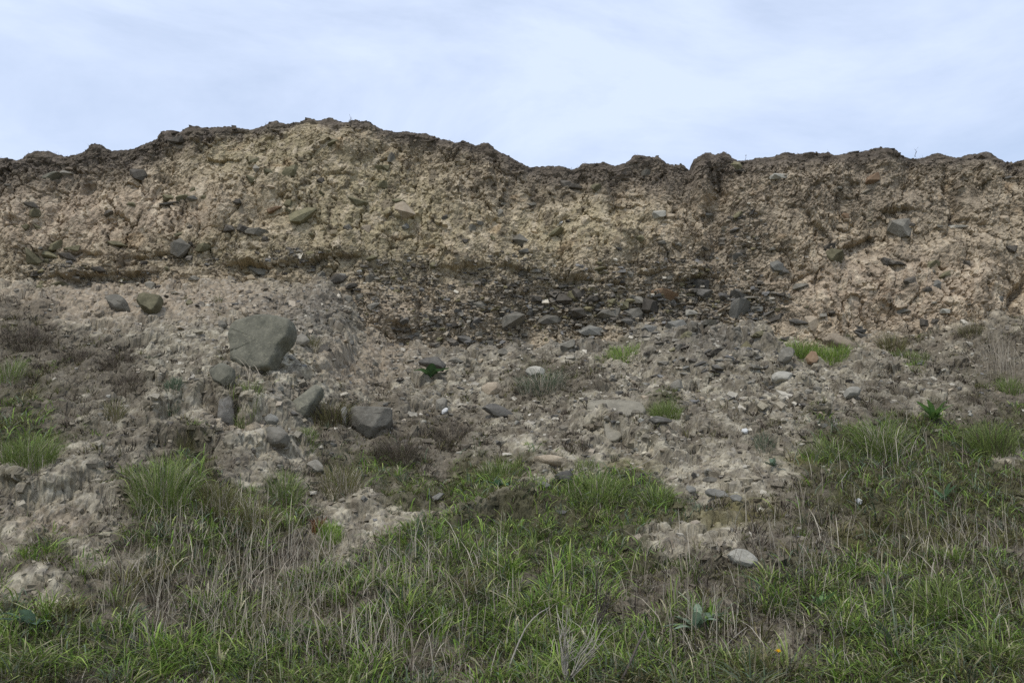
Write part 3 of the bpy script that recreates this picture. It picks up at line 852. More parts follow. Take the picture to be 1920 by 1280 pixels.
# ------------------------------------------------------------------ shaped boulders and slabs, each a thing
def shaped(name, pts, thick, kind, label, cat='stone', nrm=(0, -.85, .5), e1=.45, e2=.55, sink=.45, rough=.022, crack=None, group=None, yshift=0, anchor=.36, cuts=8):
    """a solid whose outline was read off the photograph; stands on the slope with its own depth"""
    P = np.array(pts, float)
    c2 = (P.min(0) + P.max(0)) / 2
    loc, nor, ob = hit(c2[0], min(c2[1] + anchor * (P[:, 1].max() - P[:, 1].min()), 1270))
    n = Vector(nrm).normalized()
    loc = loc + Vector((0, yshift, 0))
    W3 = []
    for (a, b) in P:
        d = ray(a, b)
        k = (loc - EYE).dot(n) / d.dot(n)
        W3.append(EYE + d * k)
    ux = Vector((1, 0, 0)); ux = (ux - n * ux.dot(n)).normalized(); uy = n.cross(ux)
    cen = sum(W3, Vector()) / len(W3)
    Q = np.array([((w - cen).dot(ux), (w - cen).dot(uy)) for w in W3])
    size = np.ptp(Q, 0).max()
    # resample the outline evenly, round its corners slightly
    cl = np.vstack([Q, Q[:1]]); sl = np.concatenate([[0], np.cumsum(np.linalg.norm(np.diff(cl, axis=0), axis=1))])
    NA = 120 if name == 'boulder' else 56
    tt = np.linspace(0, sl[-1], NA, endpoint=False)
    O = np.stack([np.interp(tt, sl, cl[:, k]) for k in (0, 1)], 1)
    O = .25 * np.roll(O, 1, 0) + .5 * O + .25 * np.roll(O, -1, 0)
    T = thick * size
    NR = 34 if name == 'boulder' else 15
    rr = random.Random(len(label) * 31 + int(c2[0]))
    so = Vector((rr.uniform(0, 50), rr.uniform(0, 50), rr.uniform(0, 50)))
    tilt = (rr.uniform(-.25, .25), rr.uniform(-.1, .35))
    rows = []
    for k in range(1, NR):
        ph = math.pi * k / NR
        s = abs(math.sin(ph)) ** e1
        dz = math.copysign(abs(math.cos(ph)) ** e2, math.cos(ph))
        rows.append((s, dz))
    allv = [(0, 0, 1)] + [(s, i, dz) for (s, dz) in rows for i in range(NA)] + [(0, 0, -1)]
    V = []
    for (s, i, dz) in allv:
        o2 = O[i] * s if s else np.zeros(2)
        hgt = dz * T * .5
        if dz > 0: hgt += (tilt[0] * o2[0] + tilt[1] * o2[1]) * .5 * dz
        p = Vector((o2[0], o2[1], hgt))
        q = p / size
        dsp = mnoise.fractal(q * 2.2 + so, 1.0, 2.0, 4) * rough * size * 1.2
        dsp += mnoise.fractal(q * 9 + so, 1.0, 2.0, 4) * .009 * size
        fc = mnoise.cell(q * 3.1 + so) * .010 * size
        p = p + Vector((q.x, q.y, q.z)).normalized() * (dsp + fc) if q.length > 1e-6 else p
        if crack and dz > .2:
            for (x0, y0, x1, y1, dep) in crack:
                a = Vector((x0, y0)); bb = Vector((x1, y1)); w = Vector((q.x, q.y))
                t = max(0, min(1, (w - a).dot(bb - a) / (bb - a).length_squared))
                dd = (w - a - (bb - a) * t).length
                p.z -= dep * size * math.exp(-(dd / .010) ** 2) * (.6 + .8 * mnoise.noise(q * 20 + so))
        V.append(p)
    ext = max(max(abs(p.x), abs(p.y)) for p in V)
    for _ in range(cuts):
        m = Vector((rr.uniform(-1, 1), rr.uniform(-1, 1), rr.uniform(.25, 1.1))).normalized()
        far_ = max(p.dot(m) for p in V)
        lim = far_ * rr.uniform(.78, .95)
        for i_, p in enumerate(V):
            e = p.dot(m) - lim
            if e > 0: V[i_] = p - m * e * .92
    faces = []
    nA = NA
    for i in range(nA): faces.append((0, 1 + i, 1 + (i + 1) % nA))
    for k in range(len(rows) - 1):
        a = 1 + k * nA; b = a + nA
        for i in range(nA):
            j = (i + 1) % nA
            faces.append((a + i, b + i, b + j, a + j))
    last = len(V) - 1; a = 1 + (len(rows) - 1) * nA
    for i in range(nA): faces.append((last, a + (i + 1) % nA, a + i))
    me = bpy.data.meshes.new(name)
    me.from_pydata([tuple(v) for v in V], [], faces)
    me.update()
    me.polygons.foreach_set('use_smooth', [True] * len(me.polygons))
    me.set_sharp_from_angle(angle=math.radians(16))
    o = link(name, me, ST[kind])
    m = Matrix((ux, uy, n)).transposed().to_4x4()
    m.translation = cen - n * T * (sink - .5) * .9
    o.matrix_world = m
    tag(o, label, cat, group)
    return o

def oval(cx, cy, w, h, ang=0, n=9, jit=.14, seed=0):
    r = random.Random(seed + int(cx * 7 + cy)); a = math.radians(ang); out = []
    for k in range(n):
        t = 2 * math.pi * (k + r.uniform(-.25, .25)) / n
        q = 1 + r.uniform(-jit, jit)
        u, v = w / 2 * math.cos(t) * q, h / 2 * math.sin(t) * q
        out.append((cx + u * math.cos(a) - v * math.sin(a), cy + u * math.sin(a) + v * math.cos(a)))
    return out

shaped('boulder', [(431, 628), (440, 612), (462, 605), (495, 599), (530, 600), (553, 607), (555, 622), (548, 640), (532, 656), (521, 678), (511, 697), (482, 702), (455, 693), (438, 681), (434, 655)],
       .36, 'green', 'largest boulder, smooth green-grey with a crack across its lower edge', 'boulder', nrm=(-.12, -.93, .3), e1=.10, e2=.85, sink=.46, rough=.013, anchor=.44, cuts=0,
       crack=[(-.46, -.16, -.16, -.13, .022)])
shaped('stone', [(390, 690), (405, 686), (430, 688), (443, 700), (438, 718), (425, 727), (402, 718)], .6, 'green', 'blocky grey stone tucked below the left edge of the largest boulder')
shaped('stone_slab', [(534, 783), (537, 772), (560, 750), (583, 735), (600, 731), (609, 737), (602, 750), (588, 768), (572, 786), (556, 790)], .45, 'green', 'tilted grey slab leaning up to the right with a pale upper end', 'stone', e1=.3, nrm=(.1, -.8, .6), sink=.3)
shaped('boulder', [(658, 780), (664, 766), (690, 762), (722, 763), (735, 775), (736, 790), (725, 803), (706, 812), (690, 823), (672, 815), (661, 800)], .6, 'grey', 'rounded grey boulder with dark heathery clump at its foot', 'boulder', e1=.38, rough=.03,
       crack=[(-.45, .1, -.1, .18, .02)])
shaped('stone', [(489, 822), (496, 806), (512, 800), (532, 808), (544, 820), (538, 833), (512, 838), (494, 834)], .6, 'grey', 'round-topped grey stone just below the dark hollow in the crust')
shaped('stone', [(405, 797), (410, 782), (414, 760), (414, 742), (428, 737), (442, 740), (441, 765), (440, 795), (425, 794)], .5, 'slate', 'dark wedge-shaped stone jutting over the hollow in the crust', e1=.3, nrm=(0, -.75, .65), sink=.5)
shaped('stone', oval(509, 787, 26, 18), .6, 'blue', 'small blue-grey stone beside the dark hollow, above the round-topped stone')
shaped('stone_slab', [(1100, 768), (1112, 763), (1150, 762), (1205, 763), (1213, 775), (1206, 786), (1180, 789), (1166, 795), (1160, 806), (1170, 820), (1150, 833), (1136, 830), (1132, 808), (1128, 792), (1105, 782)], .10, 'dull', 'flat pale T-shaped slab set flush in the bare slope', 'stone', nrm=(0, -.5, .86), e1=.15, e2=.8, sink=.12, rough=.012, cuts=0, yshift=-.03)
shaped('stone', [(1362, 1040), (1380, 1033), (1402, 1036), (1420, 1048), (1421, 1060), (1400, 1067), (1376, 1058)], .4, 'pale', 'pale smooth stone lying in the grass low on the slope', sink=.25)
shaped('stone', [(1581, 737), (1590, 730), (1609, 728), (1613, 737), (1605, 745), (1584, 747)], .6, 'pale', 'pale brick-shaped stone alone on the bare slope', e1=.3, sink=.3)
shaped('stone', [(1445, 706), (1462, 701), (1482, 702), (1488, 710), (1480, 718), (1455, 718), (1446, 713)], .5, 'pale', 'pale lumpy stone below the slumped stony mound', sink=.3)
shaped('stone', [(1457, 672), (1464, 660), (1478, 657), (1488, 664), (1484, 676), (1470, 684), (1459, 681)], .7, 'grey', 'angular grey stone at the right end of the slumped stony mound', e1=.35, sink=.3)
shaped('stone_slab', [(1540, 634), (1556, 630), (1580, 636), (1605, 648), (1609, 656), (1596, 660), (1566, 652), (1545, 642)], .35, 'buff', 'long buff slab at the cliff foot behind the green hollow', 'stone', sink=.3)
shaped('stone', oval(1523, 672, 26, 24, 20), .5, 'rust', 'brownish stone half hidden in the green grass hollow', sink=.35)
shaped('slate_shard', [(900, 763), (920, 760), (945, 768), (967, 778), (955, 784), (935, 784), (915, 774)], .18, 'slate', 'dark layered slate shard lying on the middle of the slope', 'stone', sink=.1, e1=.25)
shaped('slate_shard', [(783, 683), (800, 674), (825, 674), (838, 686), (832, 698), (815, 692), (798, 688)], .3, 'slate', 'dark slate resting over broad green leaves at the cliff foot', 'stone', sink=.1, e1=.3)
shaped('stone', [(902, 728), (915, 721), (935, 720), (943, 727), (930, 737), (918, 743), (905, 735)], .4, 'buff', 'flat buff stone in front of the big grey-green tuft')
shaped('stone', [(985, 698), (992, 691), (1010, 690), (1022, 696), (1018, 706), (995, 706)], .6, 'pale', 'rounded pale stone nestled inside the big grey-green tuft', yshift=-.05)
shaped('stone', [(574, 878), (580, 866), (592, 862), (605, 870), (608, 884), (590, 888)], .5, 'grey', 'half-buried grey stone below the round-topped stone')
shaped('slate_shard', [(1038, 895), (1050, 888), (1072, 886), (1076, 895), (1068, 906), (1052, 903)], .3, 'slate', 'jagged dark slate pair lying above the bright grass bank', 'stone', sink=.1, e1=.3)
shaped('slate_shard', oval(1020, 911, 30, 13), .25, 'blue', 'small blue-grey slate just left of the jagged dark slate', 'stone', sink=.1, e1=.3)
shaped('slate_shard', [(803, 942), (812, 932), (830, 922), (834, 926), (822, 938), (808, 944)], .2, 'blue', 'narrow blue slate blade tilted among grass left of centre', 'stone', sink=.1, e1=.3)
shaped('slate_shard', [(1283, 915), (1290, 911), (1305, 914), (1304, 924), (1290, 925)], .25, 'blue', 'leftmost of three blue slates lying in a row on the slope', 'stone', sink=.1, e1=.3)
shaped('slate_shard', [(1319, 922), (1330, 918), (1366, 926), (1367, 935), (1345, 935), (1325, 930)], .2, 'blue', 'long middle slate of three blue slates lying in a row', 'stone', sink=.1, e1=.3)
shaped('slate_shard', [(1367, 930), (1380, 927), (1393, 932), (1388, 941), (1372, 938)], .2, 'blue', 'rightmost of three blue slates lying in a row on the slope', 'stone', sink=.1, e1=.3)
shaped('slate_shard', oval(1333, 901, 36, 11, 4), .25, 'grey', 'dull grey slate above the row of three blue slates', 'stone', sink=.15, e1=.3)
shaped('pebble', [(1602, 937), (1609, 935), (1616, 939), (1615, 948), (1608, 946)], .5, 'white', 'small white chip of stone in the grass, right of centre', 'pebble', sink=.15)
shaped('pebble', oval(1396, 809, 15, 9), .6, 'white', 'white oval pebble on the bare right slope', 'pebble', sink=.2)
shaped('stone', [(816, 765), (818, 750), (830, 746), (840, 752), (836, 766), (825, 772)], .6, 'grey', 'small upright grey stone left of the dark layered slate')
shaped('pebble', oval(834, 771, 15, 7, -35), .4, 'white', 'thin white stone chip beside the small upright grey stone', 'pebble', sink=.1)
shaped('slate_shard', [(1214, 787), (1230, 784), (1262, 788), (1258, 793), (1228, 796)], .2, 'slate', 'thin dark slate under the small green cushion plant', 'stone', sink=.1, e1=.3)
shaped('slate_shard', [(640, 770), (648, 764), (653, 775), (650, 803), (643, 800)], .4, 'blue', 'narrow upright slate just left of the rounded grey boulder', 'stone', sink=.25, e1=.3)
shaped('stone', [(1255, 724), (1264, 715), (1278, 716), (1282, 727), (1270, 736), (1258, 733)], .6, 'grey', 'grey stone below the left end of the slumped stony mound')
shaped('stone', [(203, 562), (225, 555), (238, 566), (243, 582), (222, 586), (210, 578)], .5, 'grey', 'pale grey faceted block on the earth bank under the cliff', nrm=(-.2, -.85, .4), e1=.3, sink=.3)
shaped('stone', [(256, 566), (275, 560), (308, 563), (301, 580), (288, 593), (268, 584)], .6, 'olive', 'olive angular stone jutting from the earth bank under the cliff', e1=.35, sink=.25)
shaped('stone', oval(270, 560, 26, 13, -6), .6, 'olive', 'small olive stone on top of the olive angular stone', e1=.35, sink=.3, yshift=.04)
shaped('stone', oval(355, 568, 14, 9), .6, 'olive', 'small olive stone alone on the orange earth bank')
shaped('stone_slab', [(1000, 862), (1030, 858), (1062, 864), (1064, 872), (1040, 874), (1003, 870)], .3, 'buff', 'long flat earth-coloured slab above the jagged dark slate pair', 'stone', sink=.2)
shaped('stone', oval(566, 640, 30, 22, -15), .5, 'grey', 'small grey stone right of the largest boulder', sink=.3)
shaped('pebble', oval(459, 586, 12, 13), .8, 'buff', 'round buff pebble on the bank above the largest boulder', 'pebble', sink=.3)
shaped('stone', oval(417, 609, 18, 13, 15), .6, 'grey', 'small grey stone above the left edge of the largest boulder')

# small stones and shards on the slope: pieces of the slope
def sl_place(px, py):
    return float(1 - .8 * min(1, cover(GREEN, np.array([px]), np.array([py]))[0] * 1.3 + .5 * cover(DRY, np.array([px]), np.array([py]))[0]))
scatter_stones(120, (520, 640, 1560, 940), ['grey', 'blue', 'pale', 'buff', 'grey', 'slate'], 7, 17, lambda a, b: sl_place(a, b) ** 2, 15, (.35, .75))
scatter_stones(45, (0, 560, 560, 940), ['grey', 'pale', 'buff', 'dark'], 6, 13, lambda a, b: sl_place(a, b) ** 2, 16, (.35, .75))
scatter_stones(50, (1200, 622, 1480, 705), ['grey', 'dark', 'slate', 'olive'], 10, 26, None, 17, (.3, .5))
scatter_stones(35, (1480, 640, 1920, 900), ['grey', 'pale', 'blue', 'buff'], 6, 13, lambda a, b: sl_place(a, b) ** 2, 18, (.35, .75))

# gravel: chips too small to count
def chips(name, pos, nor_bias, size, colr, parent, mat, label, th=(.18, .5)):
    N = len(pos)
    base = np.array([[-1, -1, -1], [1, -1, -1], [1, 1, -1], [-1, 1, -1], [-1, -1, 1], [1, -1, 1], [1, 1, 1], [-1, 1, 1]], float) * .5
    fc = np.array([[0, 3, 2, 1], [4, 5, 6, 7], [0, 1, 5, 4], [1, 2, 6, 5], [2, 3, 7, 6], [3, 0, 4, 7]])
    V = base[None] * (1 + rng.uniform(-.45, .45, (N, 8, 3)))
    sc = size[:, None] * np.stack([rng.uniform(.8, 1.3, N), rng.uniform(.5, 1.0, N), rng.uniform(*th, N)], 1)
    V = V * sc[:, None, :]
    a = rng.uniform(0, 6.28, N); b = rng.normal(0, .4, N) + nor_bias; 
    ca, sa, cb, sb = np.cos(a), np.sin(a), np.cos(b), np.sin(b)
    x = V[..., 0] * ca[:, None] - V[..., 1] * sa[:, None]; y = V[..., 0] * sa[:, None] + V[..., 1] * ca[:, None]; z = V[..., 2]
    y2 = y * cb[:, None] - z * sb[:, None]; z2 = y * sb[:, None] + z * cb[:, None]
    V = np.stack([x, y2, z2], -1) + pos[:, None, :]
    faces = (fc[None] + (np.arange(N) * 8)[:, None, None]).reshape(-1, 4)
    me = mesh_np(name, V.reshape(-1, 3), [faces], False, np.repeat(colr, 8, 0))
    o = link(name, me, mat, parent)
    o['kind'] = 'stuff'; o['label'] = label
    return o

CHIPC = np.array([[.14, .124, .10], [.21, .188, .15], [.09, .08, .066], [.31, .265, .2], [.16, .153, .14], [.44, .40, .32], [.16, .14, .08]])
# on the slope
n = 26000
u = rng.uniform(-1.1, 1.1, n); yv = rng.uniform(4.9, 9.75, n); xv = u * (0.62 * yv + .35)
pxx, pyy = project(xv, yv, slope_base(xv, yv))
pr = np.clip(1.05 - 1.5 * cover(GREEN, pxx, pyy) - .7 * cover(DRY, pxx, pyy) + .5 * fbm(xv * 2, yv * 2, 3), .03, 1) * (.35 + .65 * sstep(960, 620, pyy))
k = rng.random(n) < pr * .55 * (.25 + .75 * sstep(300, 620, pxx + 200 * (pyy > 700)))
pos = np.stack([xv, yv, slope_z(xv, yv) + .002], 1)[k]
chips('gravel', pos, .35, rng.gamma(2.2, .0075, k.sum()) + .008, CHIPC[rng.choice(7, k.sum(), p=[.12, .14, .08, .32, .07, .24, .03])] * rng.uniform(.7, 1.25, (k.sum(), 1)), slope, M_CHIP, 'small shale chips strewn over the bare slope')
# in the stony bands of the cliff
sub = CL_SLATE[:CL_NV]
fl = np.argwhere(sub > .25); fl = fl[(fl[:, 1] > 30) & (fl[:, 1] < CL_CO.shape[1] - 30)]
sel = fl[rng.choice(len(fl), 5200, replace=False)]
pr = sub[sel[:, 0], sel[:, 1]]
sel = sel[rng.random(len(sel)) < pr]
pos = CL_CO[sel[:, 0], sel[:, 1]]
chips('shale_fragments', pos, .25, rng.gamma(2.2, .0085, len(pos)) + .012, CHIPC[rng.choice(7, len(pos), p=[.25, .2, .12, .16, .12, .05, .1])] * rng.uniform(.85, 1.35, (len(pos), 1)), cliff, M_CHIP, 'flat shale fragments packed in the dark band of the cliff')

# crumbs of clay clinging to the face
fl = np.stack([rng.integers(10, CL_NV + 10, 17000), rng.integers(30, CL_CO.shape[1] - 30, 17000)], 1)
cl_n = fbm(CL_CO[fl[:, 0], fl[:, 1], 0] * 2.4, CL_CO[fl[:, 0], fl[:, 1], 2] * 2.4, 3)
fl = fl[rng.random(len(fl)) < np.clip(.30 + 1.6 * cl_n, 0.04, 1) * (1 - .85 * CL_SM[fl[:, 0], fl[:, 1]])]
cpos = CL_CO[fl[:, 0], fl[:, 1]]
chips('clay_crumbs', cpos, .3, rng.gamma(2.0, .006, len(cpos)) + .008, CL_C[fl[:, 0], fl[:, 1]] * rng.uniform(.75, 1.1, (len(cpos), 1)), cliff, M_CHIP, 'crumbs of clay and soil clinging to the cliff face', (.5, 1.0))
fl = np.stack([rng.integers(60, len(SV) - 30, 26000), rng.integers(21, len(SU) - 21, 26000)], 1)
SCO = np.empty(len(slope.data.vertices) * 3, np.float32); slope.data.vertices.foreach_get('co', SCO); SCO = SCO.reshape(len(SV), len(SU), 3)
SCC = np.empty(len(slope.data.vertices) * 4, np.float32); slope.data.color_attributes['Col'].data.foreach_get('color', SCC); SCC = SCC.reshape(len(SV), len(SU), 4)
spos = SCO[fl[:, 0], fl[:, 1]].astype(float)
sc_n = fbm(spos[:, 0] * 2.8 + 5, spos[:, 1] * 2.8, 3)
k = rng.random(len(fl)) < np.clip(.3 + 1.6 * sc_n, .03, 1) * .8
spos = spos[k]; fl = fl[k]
chips('earth_crumbs', spos, .3, rng.gamma(2.0, .0075, len(spos)) + .009, SCC[fl[:, 0], fl[:, 1], :3] * rng.uniform(.8, 1.3, (len(spos), 1)), slope, M_CHIP, 'crumbs of pale crusted earth strewn on the slope', (.4, .9))

# ------------------------------------------------------------------ grass
def blades(pos, L, W, az, lean, colr, segs=2, droop=0.0, face=None, tipc=None):
    """returns (verts, [quads, tris], colours)"""
    N = len(pos)
    dirv = np.stack([np.cos(az), np.sin(az), np.zeros(N)], 1)
    fa = rng.uniform(0, np.pi, N) if face is None else face
    sv = np.stack([np.cos(fa), np.sin(fa) * .6, np.zeros(N)], 1) * W[:, None] * .5
    rows = []; cols = []
    for k in range(segs + 1):
        t = k / segs
        h = t * (1 - .35 * lean * t) - droop * t ** 3
        p = pos + dirv * (L * lean * t ** 1.7)[:, None]
        p[:, 2] = p[:, 2] + L * h
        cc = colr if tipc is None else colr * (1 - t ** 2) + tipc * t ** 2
        if k < segs:
            w = 1 - .35 * t
            rows += [p - sv * w, p + sv * w]; cols += [cc, cc]
        else:
            rows.append(p); cols.append(cc)
    nvb = 2 * segs + 1
    V = np.stack(rows, 1).reshape(-1, 3); C = np.stack(cols, 1).reshape(-1, 3)
    o = (np.arange(N) * nvb)[:, None]
    quads = np.concatenate([o + np.array([[2 * k, 2 * k + 1, 2 * k + 3, 2 * k + 2]]) for k in range(segs - 1)], 0) if segs > 1 else np.zeros((0, 4), int)
    tris = o + np.array([[2 * segs - 2, 2 * segs - 1, 2 * segs]])
    return V, quads, tris, C

def blade_obj(name, packs, mat, parent=None):
    Vs, Qs, Ts, Cs = [], [], [], []; off = 0
    for (V, q, t, C) in packs:
        Vs.append(V); Cs.append(C); Qs.append(q + off); Ts.append(t + off); off += len(V)
    faces = [f for f in (np.concatenate(Qs), np.concatenate(Ts)) if len(f)]
    me = mesh_np(name, np.concatenate(Vs), faces, True, np.clip(np.concatenate(Cs), 0.005, .7))
    return link(name, me, mat, parent)

PAL = {
    'green': np.array([[.13, .18, .038], [.17, .22, .052], [.09, .13, .03], [.22, .26, .08], [.14, .18, .055]]),
    'bright': np.array([[.15, .24, .036], [.20, .295, .05], [.12, .20, .034], [.265, .315, .08]]),
    'bluish': np.array([[.095, .13, .075], [.125, .155, .095], [.075, .10, .055], [.16, .18, .115]]),
    'olive': np.array([[.13, .13, .042], [.155, .15, .055], [.11, .11, .035], [.18, .15, .065]]),
    'straw': np.array([[.38, .33, .245], [.31, .265, .20], [.46, .41, .32], [.25, .21, .16]]),
    'brown': np.array([[.12, .092, .063], [.09, .07, .05], [.16, .13, .095], [.10, .075, .05]]),
    'rust': np.array([[.16, .065, .03], [.12, .05, .025], [.2, .09, .04]]),
    'heath': np.array([[.075, .057, .041], [.055, .042, .032], [.12, .094, .068], [.075, .067, .036]]),
}
def pick(name, n):
    p = PAL[name]
    return p[rng.integers(0, len(p), n)] * rng.uniform(.7, 1.3, (n, 1))

def field(n, y0, y1):
    yv = y0 + (y1 - y0) * rng.random(n)
    xv = rng.uniform(-1.32, 1.32, n) * (0.58 * yv + .2)
    return xv, yv

def slope_sample(n, tab, thr, y0=4.1, y1=9.7, power=1.0, freq=3.0, seedo=0):
    xv, yv = field(n, y0, y1)
    zb = slope_base(xv, yv)
    px, py = project(xv, yv, zb)
    p, cv = veg_p(tab, thr, xv, yv, px, py, power, freq, seedo)
    k = rng.random(n) < p
    xv, yv, px, py, cv = xv[k], yv[k], px[k], py[k], cv[k]
    return np.stack([xv, yv, slope_z(xv, yv) - .006], 1), px, py, cv

def tussocks(n_try, tab, thr, per, rad, y0, y1, power, freq, seedo, size_fn):
    pos, px, py, cv = slope_sample(n_try, tab, thr, y0, y1, power, freq, seedo)
    K = len(pos)
    near = sstep(850, 1180, py)
    R_ = rng.uniform(*rad, K) * (.8 + .5 * near)
    cnt = rng.integers(per[0], per[1], K)
    idx = np.repeat(np.arange(K), cnt); N = len(idx)
    r = np.sqrt(rng.random(N)); a = rng.uniform(0, 6.2832, N)
    xx = pos[idx, 0] + r * np.cos(a) * R_[idx]; yy = pos[idx, 1] + r * np.sin(a) * R_[idx]
    p = np.stack([xx, yy, slope_z(xx, yy) - .006], 1)
    return p, idx, r, a, K, near, pos, px, py, np.clip(np.exp(rng.normal(-.05, .38, K)), .4, 2.2)

def make_grass():
    # green turf, grown in tussocks whose blades arch outwards
    p, idx, r, a, K, near, pos, px, py, sz = tussocks(10400, GREEN, .41, (17, 40), (.025, .07), 4.1, 9.7, 1.0, 3.0, 0, None)
    N = len(p)
    tone = fbm(pos[:, 0] * 1.7 + 3, pos[:, 1] * 1.7, 3) + rng.normal(0, .12, K)
    tone = tone + .5 * np.maximum.reduce([ell(px, py, *q) for q in ((950, 1070, 260, 70), (1130, 950, 130, 60), (1860, 1200, 200, 70), (1560, 1120, 150, 40), (100, 1240, 200, 50), (820, 1230, 300, 60))])
    tone = tone - .45 * ell(px, py, 1700, 980, 320, 100)
    kind = np.where(tone > .14, 1, np.where(tone < -.10, 2, 0)); kind = np.where(rng.random(K) < .13, 3, kind)
    cols = np.stack([pick(k, N) for k in ('green', 'bright', 'olive', 'bluish')], 0)
    colr = cols[kind[idx], np.arange(N)] * rng.uniform(.75, 1.2, K)[idx][:, None]
    yl = rng.random(N) < .2
    colr[yl] = pick('straw', yl.sum()) * np.array([.85, .88, .7])
    L = (0.045 + 0.048 * near[idx]) * sz[idx] * rng.uniform(.55, 1.35, N)
    W = rng.uniform(.0034, .0078, N) * (.75 + .55 * near[idx])
    lean = np.clip(.35 + .85 * r + rng.normal(0, .4, N), .05, 1.9)
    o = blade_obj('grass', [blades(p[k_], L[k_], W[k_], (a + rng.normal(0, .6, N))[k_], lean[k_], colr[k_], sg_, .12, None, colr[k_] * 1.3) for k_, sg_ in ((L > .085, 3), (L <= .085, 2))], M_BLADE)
    tag(o, 'rough green grass covering the lower slope', 'grass', kind='stuff')
    # fine short undergrowth between the tussocks
    pos, px, py, cv = slope_sample(100000, GREEN, .40)
    N = len(pos)
    colr = np.where((rng.random(N) < .45)[:, None], pick('olive', N) * .8, pick('green', N) * .8)
    o = blade_obj('short_grass', [blades(pos, rng.uniform(.02, .05, N), rng.uniform(.003, .006, N), rng.uniform(0, 6.28, N), np.abs(rng.normal(.8, .4, N)), colr, 2)], M_BLADE)
    tag(o, 'short undergrowth between the grass tussocks', 'grass', kind='stuff')
    pos, px, py, cv = slope_sample(120000, np.maximum(GREEN, .7 * DRY), .18, 4.6, 9.2, .7, 4.0, 15)
    N = len(pos)
    colr = np.where((rng.random(N) < .6)[:, None], pick('olive', N) * .75, np.where((rng.random(N) < .5)[:, None], pick('heath', N) * 1.2, pick('green', N) * .7))
    o = blade_obj('low_herbs', [blades(pos, rng.uniform(.012, .035, N), rng.uniform(.003, .007, N), rng.uniform(0, 6.28, N), np.abs(rng.normal(.8, .4, N)), colr, 1)], M_BLADE)
    tag(o, 'moss and low herbs thinly covering the middle slope', 'low plants', kind='stuff')
    # wide long leaves here and there
    pos, px, py, cv = slope_sample(23000, GREEN, .55, 4.1, 7.6, 1, 2.0, 40)
    N = len(pos)
    colr = pick('bright', N); b2 = rng.random(N) < .4; colr[b2] = pick('bluish', b2.sum()) * 1.1
    o = blade_obj('long_grass', [blades(pos, rng.uniform(.08, .2, N), rng.uniform(.005, .010, N), rng.uniform(0, 6.28, N), np.abs(rng.normal(.95, .35, N)), colr, 4, .3, None, colr * 1.3)], M_BLADE)
    tag(o, 'longer arching grass leaves among the lower turf', 'grass', kind='stuff')
    # dead matted grass and heathery clumps
    p, idx, r, a, K, near, pos, px, py, sz = tussocks(8100, DRY, .24, (18, 36), (.02, .065), 4.1, 9.75, .45, 4.6, 70, None)
    N = len(p)
    colr = pick('heath', N) * rng.uniform(.7, 1.25, K)[idx][:, None]
    sp = .06 + .30 * sstep(900, 1080, py)
    st = rng.random(N) < sp[idx]; colr[st] = pick('straw', st.sum()) * .8
    ok = rng.random(K) < .3; ol = ok[idx] & (rng.random(N) < .7); colr[ol] = pick('olive', ol.sum()) * .85
    L = (.042 + .03 * near[idx]) * sz[idx] * rng.uniform(.5, 1.4, N)
    lean = np.clip(.3 + .9 * r + rng.normal(0, .45, N), .05, 1.9)
    o = blade_obj('dead_grass', [blades(p, L, rng.uniform(.0036, .0072, N), a + rng.normal(0, .9, N), lean, colr, 2, .1)], M_DRY)
    tag(o, 'matted brown dead grass and heathery litter on the slope', 'dead grass', kind='stuff')
    # thin pale upright stalks
    def stalk_d(px, py):
        return np.maximum.reduce([ell(px, py, 480, 1120, 210, 110, 1.5), .6 * ell(px, py, 700, 1160, 260, 110, 1.5), .5 * ell(px, py, 300, 1130, 150, 120, 1.5), .25 * ell(px, py, 1250, 1180, 300, 110, 1.5),
                                  .22 * ell(px, py, 1700, 1080, 260, 160, 1.5), .5 * ell(px, py, 1880, 690, 40, 40, 1.5), .3 * ell(px, py, 1650, 880, 90, 60, 1.5), .2 * ell(px, py, 1000, 1220, 900, 60, 2)])
    xv, yv = field(60000, 4.2, 9.3)
    zb = slope_base(xv, yv); px, py = project(xv, yv, zb)
    k = rng.random(len(xv)) < .8 * stalk_d(px, py) * (.4 + .9 * sstep(-.2, .3, fbm(xv * 3, yv * 3, 3)))
    xv, yv = xv[k], yv[k]; N = len(xv)
    pos = np.stack([xv, yv, slope_z(xv, yv) - .01], 1)
    o = blade_obj('dry_stalks', [blades(pos, rng.uniform(.10, .32, N), rng.uniform(.0022, .0045, N), rng.uniform(0, 6.28, N), np.abs(rng.normal(.3, .3, N)), pick('straw', N), 3, .05, rng.normal(0, .4, N))], M_DRY)
    tag(o, 'thin pale dry stalks standing in the lower grass', 'dry stalks', kind='stuff')
    
make_grass()
cj = rng.integers(30, CL_CO.shape[1] - 30, 1500); ci = rng.integers(CL_NV + 2, CL_NV + 22, 1500)
wp = CL_CO[ci, cj]; wn_ = perlin(wp[:, 0] * 2.2 + 4, wp[:, 0] * 0 + 2) + (wp[:, 0] < -4.2) * .9
wp = wp[rng.random(1500) < sstep(-.05, .5, wn_)]
N = len(wp)
tag(blade_obj('crest_wisps', [blades(wp - [0, 0, .004], rng.uniform(.015, .05, N), rng.uniform(.0016, .003, N), rng.uniform(0, 6.28, N), np.abs(rng.normal(.7, .4, N)), pick('brown', N), 3, .1)], M_DRY),
    'short dead wisps of grass and root along the cliff crest', 'dead grass', kind='stuff')

